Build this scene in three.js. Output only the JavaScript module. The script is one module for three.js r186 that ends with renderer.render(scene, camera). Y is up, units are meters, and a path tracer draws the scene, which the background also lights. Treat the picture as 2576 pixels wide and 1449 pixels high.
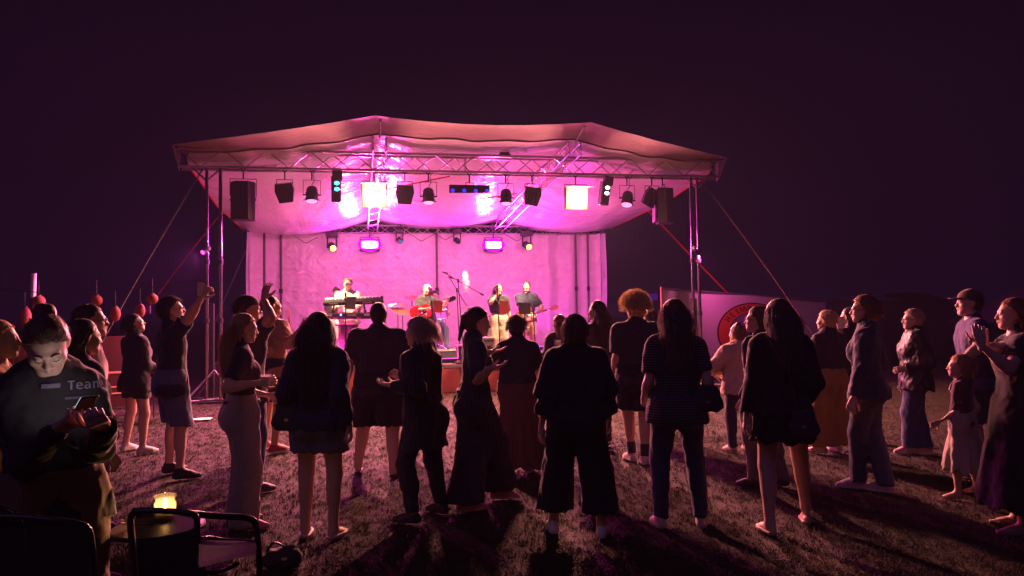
import * as THREE from 'three';
import { RoundedBoxGeometry } from 'three/addons/geometries/RoundedBoxGeometry.js';
import { mergeGeometries } from 'three/addons/utils/BufferGeometryUtils.js';
import { ImprovedNoise } from 'three/addons/math/ImprovedNoise.js';
import { RectAreaLightUniformsLib } from 'three/addons/lights/RectAreaLightUniformsLib.js';

// ------------------------------------------------------------------ camera, sky, exposure
const V = (x, y, z) => new THREE.Vector3(x, y, z);
const scene = new THREE.Scene();
const EYE = V(0, 1.64, 0);
const camera = new THREE.PerspectiveCamera(42.3, 1024 / 576, 0.05, 400);
camera.position.copy(EYE);
camera.rotation.set(THREE.MathUtils.degToRad(2.0), 0, -0.014, 'YXZ');
camera.updateMatrixWorld(true);

const skyW = 256, skyH = 128, skyData = new Float32Array(skyW * skyH * 4);
for (let j = 0; j < skyH; j++) for (let i = 0; i < skyW; i++) {
  const up = Math.max(0, (j + 0.5) / skyH * 2 - 1), k = (j * skyW + i) * 4;
  skyData[k] = 0.0042 + 0.0014 * up; skyData[k + 1] = 0.0011; skyData[k + 2] = 0.0068 + 0.0008 * (1 - up); skyData[k + 3] = 1;
}
const sky = new THREE.DataTexture(skyData, skyW, skyH, THREE.RGBAFormat, THREE.FloatType);
sky.mapping = THREE.EquirectangularReflectionMapping; sky.magFilter = THREE.LinearFilter; sky.needsUpdate = true;
scene.background = sky; scene.environment = sky;

const fillLight = new THREE.DirectionalLight(0xb088ff, 0.13);          // added violet fill from behind the camera, brightens the dark backs
fillLight.position.set(-6, 14, 12); fillLight.castShadow = true; fillLight.shadow.radius = 60;
Object.assign(fillLight.shadow.camera, { left: -25, right: 25, top: 25, bottom: -25, far: 80 });
scene.add(fillLight);
RectAreaLightUniformsLib.init();

const renderer = new THREE.WebGLRenderer({ antialias: true });
renderer.toneMapping = THREE.LinearToneMapping;
renderer.toneMappingExposure = 1;
renderer.shadowMap.enabled = true;

scene.fog = new THREE.FogExp2(0xb8b0e0, 0.0009);

// ------------------------------------------------------------------ helpers
let seed = 7;
const rnd = () => { seed = (seed * 1664525 + 1013904223) >>> 0; return seed / 4294967296; };
const rr = (a, b) => a + (b - a) * rnd();
const reseed = (n) => { seed = n * 7919 + 13; rnd(); };
const noiseMaker = new ImprovedNoise();
const noise = (x, y, z) => noiseMaker.noise(x, y, z);
const clamp = (x, a = 0, b = 1) => Math.min(b, Math.max(a, x));
const mix = (a, b, t) => a + (b - a) * t;
const smooth = (a, b, x) => { const t = clamp((x - a) / (b - a)); return t * t * (3 - 2 * t); };
const D = THREE.MathUtils.degToRad;
const FOCAL = 1873, CW = 2576, CH = 1449;                        // lens measured from the photograph
function sight(px, py) { return V((px - CW / 2) / FOCAL, -(py - CH / 2) / FOCAL, -1).applyMatrix4(new THREE.Matrix4().extractRotation(camera.matrixWorld)); }
function at(px, py, depth) { const r = sight(px, py); return r.multiplyScalar(depth / -r.z).add(EYE); }
function onGround(px, py, y = 0) { const r = sight(px, py); return r.multiplyScalar((y - EYE.y) / r.y).add(EYE); }

const used = new Map();
function numbered(name) { const n = used.get(name) || 0; used.set(name, n + 1); return n ? name + '_' + String(n).padStart(3, '0') : name; }
function tag(o, label, category, group) { o.userData.label = label; if (category) o.userData.category = category; if (group) o.userData.group = group; return o; }
function thing(name, label, category, pos = V(0, 0, 0), turn = 0, group) {
  const o = new THREE.Group(); o.name = numbered(name); o.position.copy(pos); o.rotation.y = turn; scene.add(o);
  return tag(o, label, category, group);
}
function part(name, geo, mat, parent, pos, rot) {
  const m = new THREE.Mesh(geo, mat); m.name = name; m.castShadow = m.receiveShadow = true; parent.add(m);
  if (pos) m.position.set(pos[0], pos[1], pos[2]);
  if (rot) m.rotation.set(rot[0], rot[1], rot[2]);
  return m;
}
function solo(name, geo, mat, label, category, group, pos, turn = 0) {
  const m = new THREE.Mesh(geo, mat); m.name = numbered(name); m.castShadow = m.receiveShadow = true; scene.add(m);
  if (pos) m.position.copy(pos); m.rotation.y = turn;
  return tag(m, label, category, group);
}
function struct(name, geo, mat) { const m = new THREE.Mesh(geo, mat); m.name = name; m.receiveShadow = m.castShadow = true; m.userData.kind = 'structure'; scene.add(m); return m; }
const std = (rgb, roughness = 0.8, extra = {}) => new THREE.MeshStandardMaterial({ color: new THREE.Color().setRGB(...rgb), roughness, ...extra });
const merge = (list) => { const l = list.map((g) => (g.index ? g.toNonIndexed() : g)); for (const g of l) for (const k of Object.keys(g.attributes)) if (!['position', 'normal', 'uv'].includes(k)) g.deleteAttribute(k); return mergeGeometries(l); };
const moved = (g, x, y, z, rx = 0, ry = 0, rz = 0) => { if (rx) g.rotateX(rx); if (ry) g.rotateY(ry); if (rz) g.rotateZ(rz); return g.translate(x, y, z); };
const box = (w, h, d, r = 0.006) => new RoundedBoxGeometry(w, h, d, 2, Math.min(r, w / 2.1, h / 2.1, d / 2.1));
function rod(a, b, r, r2 = r, sides = 8) {                        // cylinder between two points
  const d = b.clone().sub(a), g = new THREE.CylinderGeometry(r2, r, d.length(), sides);
  g.applyQuaternion(new THREE.Quaternion().setFromUnitVectors(V(0, 1, 0), d.clone().normalize()));
  return g.translate((a.x + b.x) / 2, (a.y + b.y) / 2, (a.z + b.z) / 2);
}
function tube(points, r, seg = 40, sides = 6) { return new THREE.TubeGeometry(new THREE.CatmullRomCurve3(points), seg, r, sides); }
function strap(a, b, w, th = 0.004, sag = 0) {                     // flat webbing, sagging
  const g = new THREE.BoxGeometry(w, a.distanceTo(b), th, 1, 12, 1), p = g.attributes.position, L = a.distanceTo(b);
  for (let i = 0; i < p.count; i++) { const u = p.getY(i) / L; p.setZ(i, p.getZ(i) - sag * (1 - 4 * u * u)); }
  const q = new THREE.Quaternion().setFromUnitVectors(V(0, 1, 0), b.clone().sub(a).normalize());
  g.applyQuaternion(q); g.translate((a.x + b.x) / 2, (a.y + b.y) / 2, (a.z + b.z) / 2); g.computeVertexNormals(); return g;
}
function dataTex(w, h, fn, srgb, rx = 1, ry = 1) {
  const d = new Uint8Array(w * h * 4);
  for (let j = 0; j < h; j++) for (let i = 0; i < w; i++) { const c = fn(i / w, j / h, i, j), k = (j * w + i) * 4; d[k] = clamp(c[0]) * 255; d[k + 1] = clamp(c[1]) * 255; d[k + 2] = clamp(c[2]) * 255; d[k + 3] = 255; }
  const t = new THREE.DataTexture(d, w, h); t.wrapS = t.wrapT = THREE.RepeatWrapping; t.magFilter = THREE.LinearFilter; t.minFilter = THREE.LinearMipmapLinearFilter; t.generateMipmaps = true;
  if (srgb) t.colorSpace = THREE.SRGBColorSpace; t.repeat.set(rx, ry); t.needsUpdate = true; return t;
}
const wrapNoise = (u, v, f, z) => { // tileable
  const a = noise(u * f, v * f, z), b = noise((u - 1) * f, v * f, z), c = noise(u * f, (v - 1) * f, z), d = noise((u - 1) * f, (v - 1) * f, z);
  return a * (1 - u) * (1 - v) + b * u * (1 - v) + c * (1 - u) * v + d * u * v;
};

// ------------------------------------------------------------------ the stage's own frame: s along the front, y up, t back from the front truss
const TURN = D(10), ORIGIN = onGround(520, 1012), AX = V(Math.cos(TURN), 0, -Math.sin(TURN)), AN = V(-Math.sin(TURN), 0, -Math.cos(TURN));
const SP = (s, y, t) => ORIGIN.clone().addScaledVector(AX, s).addScaledVector(AN, t).setY(y);
function onStage(px, py, t) {                                     // where a line of sight meets the plane t of the stage
  const r = sight(px, py), k = (t - EYE.clone().sub(ORIGIN).dot(AN)) / r.dot(AN), p = EYE.clone().addScaledVector(r, k);
  return { s: p.clone().sub(ORIGIN).dot(AX), y: p.y, p };
}
const DECK = 0.6;

// ------------------------------------------------------------------ bodies: distance fields meshed as one surface
class Field {
  constructor(lo, hi, c) {
    this.lo = lo; this.c = c; this.n = [0, 1, 2].map((k) => Math.ceil((hi[k] - lo[k]) / c) + 2);
    this.f = new Float32Array(this.n[0] * this.n[1] * this.n[2]).fill(1);
  }
  each(b, fn) {
    const { lo, c, n, f } = this, i0 = [], i1 = [];
    for (let k = 0; k < 3; k++) { i0[k] = Math.max(0, Math.floor((b[k] - lo[k]) / c)); i1[k] = Math.min(n[k] - 1, Math.ceil((b[k + 3] - lo[k]) / c)); }
    for (let z = i0[2]; z <= i1[2]; z++) for (let y = i0[1]; y <= i1[1]; y++) { let i = (z * n[1] + y) * n[0] + i0[0]; for (let x = i0[0]; x <= i1[0]; x++, i++) f[i] = fn(lo[0] + x * c, lo[1] + y * c, lo[2] + z * c, f[i]); }
  }
  add(p, infl = 0, k = 0.03, cut) {
    const m = infl + k + this.c * 2, b = p.box;
    this.each([b[0] - m, b[1] - m, b[2] - m, b[3] + m, b[4] + m, b[5] + m], (x, y, z, o) => {
      let d = p.at(x, y, z, infl); if (cut) d = Math.max(d, cut(x, y, z));
      const h = Math.max(k - Math.abs(o - d), 0) / k; return Math.min(o, d) - h * h * k * 0.25;
    });
  }
  dig(p, infl = 0, k = 0.01) {
    const m = infl + k + this.c * 2, b = p.box;
    this.each([b[0] - m, b[1] - m, b[2] - m, b[3] + m, b[4] + m, b[5] + m], (x, y, z, o) => { const d = -p.at(x, y, z, infl), h = Math.max(k - Math.abs(o - d), 0) / k; return Math.max(o, d) + h * h * k * 0.25; });
  }
  all(fn) { const { lo, c, n } = this; this.each([lo[0], lo[1], lo[2], lo[0] + n[0] * c, lo[1] + n[1] * c, lo[2] + n[2] * c], fn); }
  geo() {
    const { n: [nx, ny, nz], f, lo, c } = this, id = new Int32Array(f.length).fill(-1), pos = [], idx = [], sy = nx, sz = nx * ny;
    const off = [0, 1, sy, sy + 1, sz, sz + 1, sz + sy, sz + sy + 1];
    const E = [[0, 1], [2, 3], [4, 5], [6, 7], [0, 2], [1, 3], [4, 6], [5, 7], [0, 4], [1, 5], [2, 6], [3, 7]];
    for (let z = 0; z < nz - 1; z++) for (let y = 0; y < ny - 1; y++) for (let x = 0; x < nx - 1; x++) {
      const i = z * sz + y * sy + x; let m = 0; for (let k = 0; k < 8; k++) if (f[i + off[k]] < 0) m |= 1 << k;
      if (m === 0 || m === 255) continue;
      let px = 0, py = 0, pz = 0, q = 0;
      for (const [a, b] of E) if (((m >> a) & 1) !== ((m >> b) & 1)) {
        const fa = f[i + off[a]], fb = f[i + off[b]], t = fa / (fa - fb);
        px += (a & 1) + ((b & 1) - (a & 1)) * t; py += ((a >> 1) & 1) + (((b >> 1) & 1) - ((a >> 1) & 1)) * t; pz += (a >> 2) + ((b >> 2) - (a >> 2)) * t; q++;
      }
      id[i] = pos.length / 3; pos.push(lo[0] + (x + px / q) * c, lo[1] + (y + py / q) * c, lo[2] + (z + pz / q) * c);
    }
    const quad = (a, b, cc, d, flip) => { if (a < 0 || b < 0 || cc < 0 || d < 0) return; if (flip) idx.push(a, cc, b, a, d, cc); else idx.push(a, b, cc, a, cc, d); };
    for (let z = 1; z < nz - 1; z++) for (let y = 1; y < ny - 1; y++) for (let x = 1; x < nx - 1; x++) {
      const i = z * sz + y * sy + x, s = f[i] < 0;
      if (s !== f[i + 1] < 0) quad(id[i], id[i - sy], id[i - sy - sz], id[i - sz], s);
      if (s !== f[i + sy] < 0) quad(id[i], id[i - sz], id[i - sz - 1], id[i - 1], s);
      if (s !== f[i + sz] < 0) quad(id[i], id[i - 1], id[i - 1 - sy], id[i - sy], s);
    }
    const g = new THREE.BufferGeometry(); g.setAttribute('position', new THREE.Float32BufferAttribute(pos, 3)); g.setIndex(idx.map((k, j) => (j % 3 === 0 ? k : idx[j % 3 === 1 ? j + 1 : j - 1]))); g.computeVertexNormals();
    const uv = new Float32Array(pos.length / 3 * 2); for (let k = 0; k < uv.length / 2; k++) { uv[k * 2] = pos[k * 3] + pos[k * 3 + 2]; uv[k * 2 + 1] = pos[k * 3 + 1]; } g.setAttribute('uv', new THREE.BufferAttribute(uv, 2));
    return g;
  }
}
// tapered capsule a-b; frame = {m: inverse matrix3 elements, o: origin, q: [sx, sy, sz]} squashes it
function cone(a, b, ra, rb = ra) {
  const bx = b.x - a.x, by = b.y - a.y, bz = b.z - a.z, L = bx * bx + by * by + bz * bz + 1e-9, R = Math.max(ra, rb);
  return { box: [Math.min(a.x, b.x) - R, Math.min(a.y, b.y) - R, Math.min(a.z, b.z) - R, Math.max(a.x, b.x) + R, Math.max(a.y, b.y) + R, Math.max(a.z, b.z) + R],
    at(x, y, z, f) { const px = x - a.x, py = y - a.y, pz = z - a.z; let t = (px * bx + py * by + pz * bz) / L; t = t < 0 ? 0 : t > 1 ? 1 : t; const dx = px - bx * t, dy = py - by * t, dz = pz - bz * t; return Math.sqrt(dx * dx + dy * dy + dz * dz) - ra - (rb - ra) * t - f; } };
}
function framed(o, rot, local, sz = 1, sx = 1) {                   // a primitive in a turned frame, flattened by sz in depth
  const e = new THREE.Matrix4().makeRotationFromEuler(rot).elements, b = local.box, c = [1e9, 1e9, 1e9, -1e9, -1e9, -1e9];
  for (let k = 0; k < 8; k++) { const v = [b[k & 1 ? 3 : 0] * sx, b[k & 2 ? 4 : 1], b[k & 4 ? 5 : 2] * sz]; for (let j = 0; j < 3; j++) { const w = e[j] * v[0] + e[4 + j] * v[1] + e[8 + j] * v[2] + o.getComponent(j); c[j] = Math.min(c[j], w); c[j + 3] = Math.max(c[j + 3], w); } }
  const g = Math.min(1, Math.sqrt(sz * Math.min(1, sx)));
  return { box: c, at(x, y, z, f) { x -= o.x; y -= o.y; z -= o.z; return local.at((e[0] * x + e[1] * y + e[2] * z) / sx, e[4] * x + e[5] * y + e[6] * z, (e[8] * x + e[9] * y + e[10] * z) / sz, f) * g; } };
}
function egg(c, r) { // ellipsoid
  const m = Math.min(...r);
  return { box: [c.x - r[0], c.y - r[1], c.z - r[2], c.x + r[0], c.y + r[1], c.z + r[2]],
    at(x, y, z, f) { const a = (x - c.x) / (r[0] + f), b = (y - c.y) / (r[1] + f), d = (z - c.z) / (r[2] + f), k = Math.sqrt(a * a + b * b + d * d), u = a / (r[0] + f), v = b / (r[1] + f), w = d / (r[2] + f), k1 = Math.sqrt(u * u + v * v + w * w); return k1 < 1e-6 ? -m : k * (k - 1) / k1; } };
}
const rotOf = (yaw, pitch, roll) => new THREE.Euler(pitch, yaw, roll, 'YXZ');
function bend(S, T, l1, l2, hint) {                                // two-bone reach: middle joint and clamped end
  const d = T.clone().sub(S); let L = d.length(); const m = (l1 + l2) * 0.995; if (L > m) { d.multiplyScalar(m / L); L = m; } d.normalize();
  const a = (l1 * l1 - l2 * l2 + L * L) / (2 * L), h = Math.sqrt(Math.max(0, l1 * l1 - a * a)), p = hint.clone().addScaledVector(d, -hint.dot(d)).normalize();
  return { mid: S.clone().addScaledVector(d, a).addScaledVector(p, h), end: S.clone().addScaledVector(d, L) };
}

function headGeo(sex, c) {
  const F = new Field([-0.11, -0.19, -0.14], [0.11, 0.14, 0.14], c), f = sex === 'f' ? 1 : 0, add = (p, k = 0.02) => F.add(p, 0, k), mir = (fn, k) => { for (const s of [-1, 1]) add(fn(s), k); };
  add(egg(V(0, 0.03, 0.014), [0.074, 0.084, 0.095])); add(egg(V(0, -0.03, -0.03), [0.061, 0.074, 0.06]), 0.03);
  add(cone(V(-0.018, -0.09, -0.062), V(0.018, -0.09, -0.062), 0.021 - 0.003 * f), 0.03);
  mir((s) => cone(V(s * 0.053, -0.045, -0.008), V(s * 0.02, -0.09, -0.055), 0.018 - 0.003 * f, 0.018), 0.03);
  mir((s) => cone(V(s * 0.036, 0.02, -0.074), V(s * 0.012, 0.017, -0.083), 0.011 - 0.002 * f), 0.016);
  mir((s) => egg(V(s * 0.042, -0.026, -0.058), [0.024, 0.022, 0.022]), 0.025);
  for (const s of [-1, 1]) F.dig(egg(V(s * 0.031, -0.001, -0.096), [0.018, 0.012, 0.014]), 0, 0.012);
  add(cone(V(0, 0.008, -0.084), V(0, -0.03, -0.103), 0.008, 0.0125), 0.012); mir((s) => egg(V(s * 0.0115, -0.034, -0.093), [0.009, 0.008, 0.011]), 0.006);
  mir((s) => egg(V(s * 0.031, 0, -0.079), [0.0135, 0.0115, 0.0125]), 0.004);
  mir((s) => cone(V(s * 0.019, -0.056, -0.082), V(0, -0.053, -0.0905), 0.005, 0.007), 0.006); mir((s) => cone(V(s * 0.016, -0.062, -0.081), V(0, -0.066, -0.088), 0.005, 0.0085), 0.006);
  mir((s) => framed(V(s * 0.077, -0.004, 0.012), rotOf(s * 0.45, 0, s * -0.15), egg(V(0, 0, 0), [0.007, 0.033, 0.02])), 0.008);
  add(cone(V(0, -0.07, 0.024), V(0, -0.18, 0.04), 0.054 - 0.008 * f, 0.056 - 0.006 * f), 0.03);
  return F.geo();
}
const headCache = {};
const head = (sex, c) => (headCache[sex + c] ||= headGeo(sex, c));

// a hand: wrist at 0, fingers towards -y, palm facing -z, thumb on side s
function handGeo(side, curl, spread, c) {
  const F = new Field([-0.11, -0.22, -0.12], [0.11, 0.04, 0.08], c), add = (p, k = 0.008) => F.add(p, 0, k);
  const len = [0.068, 0.076, 0.07, 0.055];
  add(cone(V(0, 0.02, 0), V(0, -0.015, 0), 0.024, 0.021), 0.02);
  for (let i = 0; i < 4; i++) {
    const x = -side * (0.029 - i * 0.019), k = V(x, -0.085 + Math.abs(i - 1) * 0.004, 0); add(cone(V(x * 0.62, -0.012, 0), k, 0.014, 0.0115), 0.014);
    let p = k, a = 0.15 + curl * 0.8; const sx = x * spread * 6;
    for (let j = 0; j < 3; j++) { const l = len[i] * [0.46, 0.3, 0.24][j], q = V(p.x + sx * l, p.y - Math.cos(a) * l, p.z - Math.sin(a) * l); add(cone(p, q, 0.0095 - j * 0.001, 0.0085 - j * 0.001), 0.004); p = q; a += 0.15 + curl * 0.75; }
  }
  let p = V(-side * 0.022, -0.022, -0.006);
  for (const [l, dx, dz, r] of [[0.042, 0.72, 0.3, 0.0125], [0.03, 0.5 - curl * 0.4, 0.35 + curl * 0.4, 0.0105], [0.024, 0.35 - curl * 0.5, 0.4 + curl * 0.4, 0.009]]) { const q = V(p.x - side * dx * l, p.y - Math.sqrt(Math.max(0.05, 1 - dx * dx - dz * dz)) * l, p.z - dz * l); add(cone(p, q, r, r - 0.001), 0.008); p = q; }
  return F.geo();
}
const handCache = {};
const hand = (side, curl, spread, c) => (handCache[[side, curl, spread, c]] ||= handGeo(side, curl, spread, c));
function joined(list) {                                            // indexed geometries into one (positions, uvs)
  const g = list.map((x) => { const q = x.clone(); for (const k of Object.keys(q.attributes)) if (!['position', 'normal', 'uv'].includes(k)) q.deleteAttribute(k); return q; });
  return mergeGeometries(g);
}
function strandsGeo(paths, r) {                                    // hair strands: three-sided tubes
  const pos = [], idx = [], nor = [];
  for (const P of paths) {
    const base = pos.length / 3;
    for (let i = 0; i < P.length; i++) {
      const d = P[Math.min(i + 1, P.length - 1)].clone().sub(P[Math.max(i - 1, 0)]).normalize(), a = V(d.y, d.z, d.x).cross(d).normalize(), b = d.clone().cross(a), w = r * (i === P.length - 1 ? 0.25 : 1);
      for (let k = 0; k < 3; k++) { const c = Math.cos(k * 2.0944), s = Math.sin(k * 2.0944), n = a.clone().multiplyScalar(c).addScaledVector(b, s); nor.push(n.x, n.y, n.z); pos.push(P[i].x + n.x * w, P[i].y + n.y * w, P[i].z + n.z * w); }
      if (i) for (let k = 0; k < 3; k++) { const q = base + (i - 1) * 3, k2 = (k + 1) % 3; idx.push(q + k, q + k2, q + 3 + k, q + k2, q + 3 + k2, q + 3 + k); }
    }
  }
  const g = new THREE.BufferGeometry(); g.setAttribute('position', new THREE.Float32BufferAttribute(pos, 3)); g.setAttribute('normal', new THREE.Float32BufferAttribute(nor, 3)); g.setAttribute('uv', new THREE.BufferAttribute(new Float32Array(pos.length / 3 * 2), 2)); g.setIndex(idx); return g;
}

const weave = dataTex(128, 128, (u, v) => { const w = 0.5 + 0.25 * Math.sin(u * 128 * Math.PI / 2) * Math.sin(v * 128 * Math.PI / 2) + wrapNoise(u, v, 9, 3) * 0.5; return [w, w, w]; }, false, 9, 9);
const clothCache = new Map();
function cloth(rgb, rough = 0.9, sheen = 0.9) { const k = rgb + '|' + rough; if (!clothCache.has(k)) clothCache.set(k, new THREE.MeshPhysicalMaterial({ color: new THREE.Color().setRGB(...rgb), roughness: rough, sheen, sheenRoughness: 0.6, sheenColor: new THREE.Color().setRGB(...rgb.map((c) => mix(c, 0.9, 0.8))), bumpMap: weave, bumpScale: 0.0012 })); return clothCache.get(k); }
const skinTones = { fair: [0.56, 0.36, 0.27], mid: [0.45, 0.27, 0.19], tan: [0.36, 0.2, 0.13] };
const skinMats = {}; const skin = (t) => (skinMats[t] ||= new THREE.MeshPhysicalMaterial({ color: new THREE.Color().setRGB(...skinTones[t]), roughness: 0.55, sheen: 0.15, sheenRoughness: 0.5 }));
const hairMats = new Map(); const hairMat = (rgb) => { const k = '' + rgb; if (!hairMats.has(k)) hairMats.set(k, new THREE.MeshPhysicalMaterial({ color: new THREE.Color().setRGB(...rgb), roughness: 0.58, sheen: 1, sheenRoughness: 0.35, sheenColor: new THREE.Color().setRGB(...rgb.map((c) => mix(c, 0.8, 0.5))) })); return hairMats.get(k); };
const eyeWhite = std([0.7, 0.68, 0.66], 0.25), eyeDark = std([0.02, 0.014, 0.01], 0.2), lensMat = std([0.012, 0.012, 0.015], 0.12), frameMat = std([0.015, 0.013, 0.013], 0.35);
const lipMat = std([0.4, 0.15, 0.13], 0.5), rubber = std([0.55, 0.53, 0.5], 0.7);

const strandMats = new Map(); const strandMat = (rgb) => { const k = '' + rgb; if (!strandMats.has(k)) strandMats.set(k, new THREE.MeshPhysicalMaterial({ color: new THREE.Color().setRGB(...rgb.map((c) => Math.min(0.85, c * 1.5 + 0.08))), roughness: 0.95, transmission: 0.5, thickness: 0 })); return strandMats.get(k); };
const fuzzMats = new Map(); const fuzzMat = (rgb) => { const k = '' + rgb; if (!fuzzMats.has(k)) fuzzMats.set(k, new THREE.MeshPhysicalMaterial({ color: new THREE.Color().setRGB(...rgb.map((c) => mix(c, 0.75, 0.45))), roughness: 1, transmission: 0.55, thickness: 0 })); return fuzzMats.get(k); };
function fuzz(mesh, rgb, n) {                                      // the fine fibres that stand off woven cloth
  const P = mesh.geometry.attributes.position, Q = mesh.geometry.attributes.normal, paths = [];
  for (let i = 0; i < n; i++) { const k = Math.floor(rnd() * P.count), p = V(P.getX(k) + rr(-0.006, 0.006), P.getY(k) + rr(-0.006, 0.006), P.getZ(k) + rr(-0.006, 0.006)), d = V(Q.getX(k) + rr(-0.9, 0.9), Q.getY(k) + rr(-0.9, 0.9), Q.getZ(k) + rr(-0.9, 0.9)).normalize().multiplyScalar(rr(0.005, 0.012)); paths.push([p, p.clone().add(d)]); }
  part('fibres', strandsGeo(paths, 0.0006), fuzzMat(rgb), mesh).userData.kind = 'stuff';
}
let personCount = 0;
const GROUPS = {};
function person(o) {
  reseed(100 + personCount++);
  const H = o.H, s = H / 1.7, fem = o.sex !== 'm', w = o.w || 1, c = (o.res || 0.013) * 1.1, kid = H < 1.3 ? 1.22 : H < 1.5 ? 1.08 : 1;
  const base = o.pos ? o.pos.clone() : o.foot ? onGround(o.foot[0], o.foot[1], o.y || 0) : at(o.x, 900, o.d).setY(o.y || 0);
  const g = thing('person', o.label, 'person', base, -D(o.f), o.group);
  g.updateMatrixWorld(true);
  const inv = g.matrixWorld.clone().invert(), loc = (t) => (t.w ? at(...t.w).applyMatrix4(inv) : t.p ? t.p.clone().applyMatrix4(inv) : V(...t.l));
  // ---- joints
  const seat = o.seat, P = V(o.hip?.[0] || 0, seat ? seat : 0.9 * s - (o.drop || 0), o.hip?.[1] || 0), lean = o.lean || [0, 0, 0], Rt = rotOf(-D(lean[2] || 0), -D(lean[0]), -D(lean[1]));
  const Mt = new THREE.Matrix4().makeRotationFromEuler(Rt), tp = (x, y, z) => V(x, y, z).multiplyScalar(s).applyMatrix4(Mt).add(P);
  const shw = (fem ? 0.152 : 0.175) * (1 + (w - 1) * 0.5), hpw = fem ? 0.088 : 0.082;
  const neck = tp(0, 0.53, 0.015), hd = o.head || [0, 0, 0], Rh = new THREE.Euler().setFromRotationMatrix(new THREE.Matrix4().makeRotationFromEuler(rotOf(-D(lean[2] || 0) - D(hd[0]), D(hd[1]) - D(lean[0]) * 0.5, -D(hd[2] || 0))), 'YXZ');
  const Mh = new THREE.Matrix4().makeRotationFromEuler(Rh), hs = s * kid * (fem ? 0.98 : 1.02), HC = tp(0, 0.605, 0.0).add(V(0, 0.082 * hs, -0.018 * hs).applyMatrix4(Mh));
  const hp = (x, y, z) => V(x, y, z).multiplyScalar(hs).applyMatrix4(Mh).add(HC);
  const legs = {}, arms = {};
  for (const [key, sd] of [['L', -1], ['R', 1]]) {
    const hip = tp(sd * hpw * w ** 0.3, 0, 0), ft = (o.feet && o.feet[key]) || [sd * 0.11 * s, 0, sd * 12], ank = V(ft[0], (0.075 + (ft[3] || 0)) * s, ft[1]);
    if (o.feetW && o.feetW[key]) { const q = onGround(o.feetW[key][0], o.feetW[key][1], o.y || 0).applyMatrix4(inv); ank.x = q.x; ank.z = q.z; }
    const ta = D(ft[2] || 0), kh = V(Math.sin(ta) * 0.7 + sd * 0.15, 0, -1), b = bend(hip, ank, 0.415 * s, 0.41 * s, kh);
    legs[key] = { hip, knee: b.mid, ank: b.end, toe: V(Math.sin(ta), 0, -Math.cos(ta)), lift: ft[3] || 0, sd };
    const sh = tp(sd * shw, 0.462, 0.01), spec = (o.arms && o.arms[key]) || { l: [sd * 0.215 * s * (1 + (w - 1) * 0.7), 0.85 * s, -0.07] }, hint = spec.hint ? V(...spec.hint) : V(sd * 0.16, -0.4, 0.9), q = bend(sh, loc(spec), 0.29 * s, 0.255 * s, hint);
    arms[key] = { sh, el: q.mid, wr: q.end, spec, sd };
  }
  // ---- primitives
  const fr = (p, sz, sx) => framed(P, Rt, p, sz, sx), S = (x, y, z) => V(x * s, y * s, z * s);
  const torso = [
    [fr(cone(S(-0.065 * w, -0.005, 0.005), S(0.065 * w, -0.005, 0.005), (fem ? 0.128 : 0.12) * s * w ** 0.4), 0.82), 0.06],
    [fr(cone(S(-0.05 * w, 0.16, 0), S(0.05 * w, 0.16, 0), (fem ? 0.098 : 0.112) * s * w ** 0.6), 0.84), 0.1],
    [fr(cone(S(-0.08 * w, 0.35, 0), S(0.08 * w, 0.35, 0), (fem ? 0.108 : 0.125) * s * w ** 0.4), 0.8), 0.1],
    [fr(cone(S(-shw * 0.9, 0.445, 0.012), S(0, 0.475, 0.012), 0.058 * s, 0.075 * s), 0.85), 0.06], [fr(cone(S(shw * 0.9, 0.445, 0.012), S(0, 0.475, 0.012), 0.058 * s, 0.075 * s), 0.85), 0.06],
    [fr(cone(S(-0.09, 0.485, 0.018), S(0, 0.56, 0.02), 0.045 * s, 0.05 * s)), 0.05], [fr(cone(S(0.09, 0.485, 0.018), S(0, 0.56, 0.02), 0.045 * s, 0.05 * s)), 0.05],
    ...[-1, 1].map((q) => [fr(egg(S(q * 0.075, -0.035, 0.075), [0.085 * s, 0.09 * s, 0.075 * s])), 0.05]),
    ...(fem && !o.kid ? [-1, 1].map((q) => [fr(egg(S(q * 0.07, 0.33, -0.085), [0.065 * s, 0.065 * s, 0.04 * s])), 0.05]) : []),
    ...(o.belly ? [[fr(egg(S(0, 0.14, -0.07), [0.13 * s * w, 0.15 * s, 0.1 * s])), 0.08]] : []),
  ];
  const lw = (fem ? 1.03 : 1) * w ** 0.6 * s, aw = (fem ? 0.88 : 1.05) * w ** 0.5 * s;
  const legP = (L) => [[cone(L.hip, L.knee, 0.088 * lw, 0.058 * lw), 0.05], [cone(L.knee, L.ank, 0.055 * lw, 0.037 * lw), 0.03], [cone(L.knee.clone().lerp(L.ank, 0.18).addScaledVector(L.toe, -0.018 * s), L.knee.clone().lerp(L.ank, 0.45).addScaledVector(L.toe, -0.016 * s), 0.045 * lw, 0.043 * lw), 0.04]];
  const armP = (A) => [[cone(A.sh, A.el, 0.052 * aw, 0.041 * aw), 0.04], [cone(A.el, A.wr, 0.042 * aw, 0.027 * aw), 0.02], [cone(A.el.clone().lerp(A.wr, 0.12), A.el.clone().lerp(A.wr, 0.4), 0.044 * aw, 0.04 * aw), 0.03]];
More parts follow.
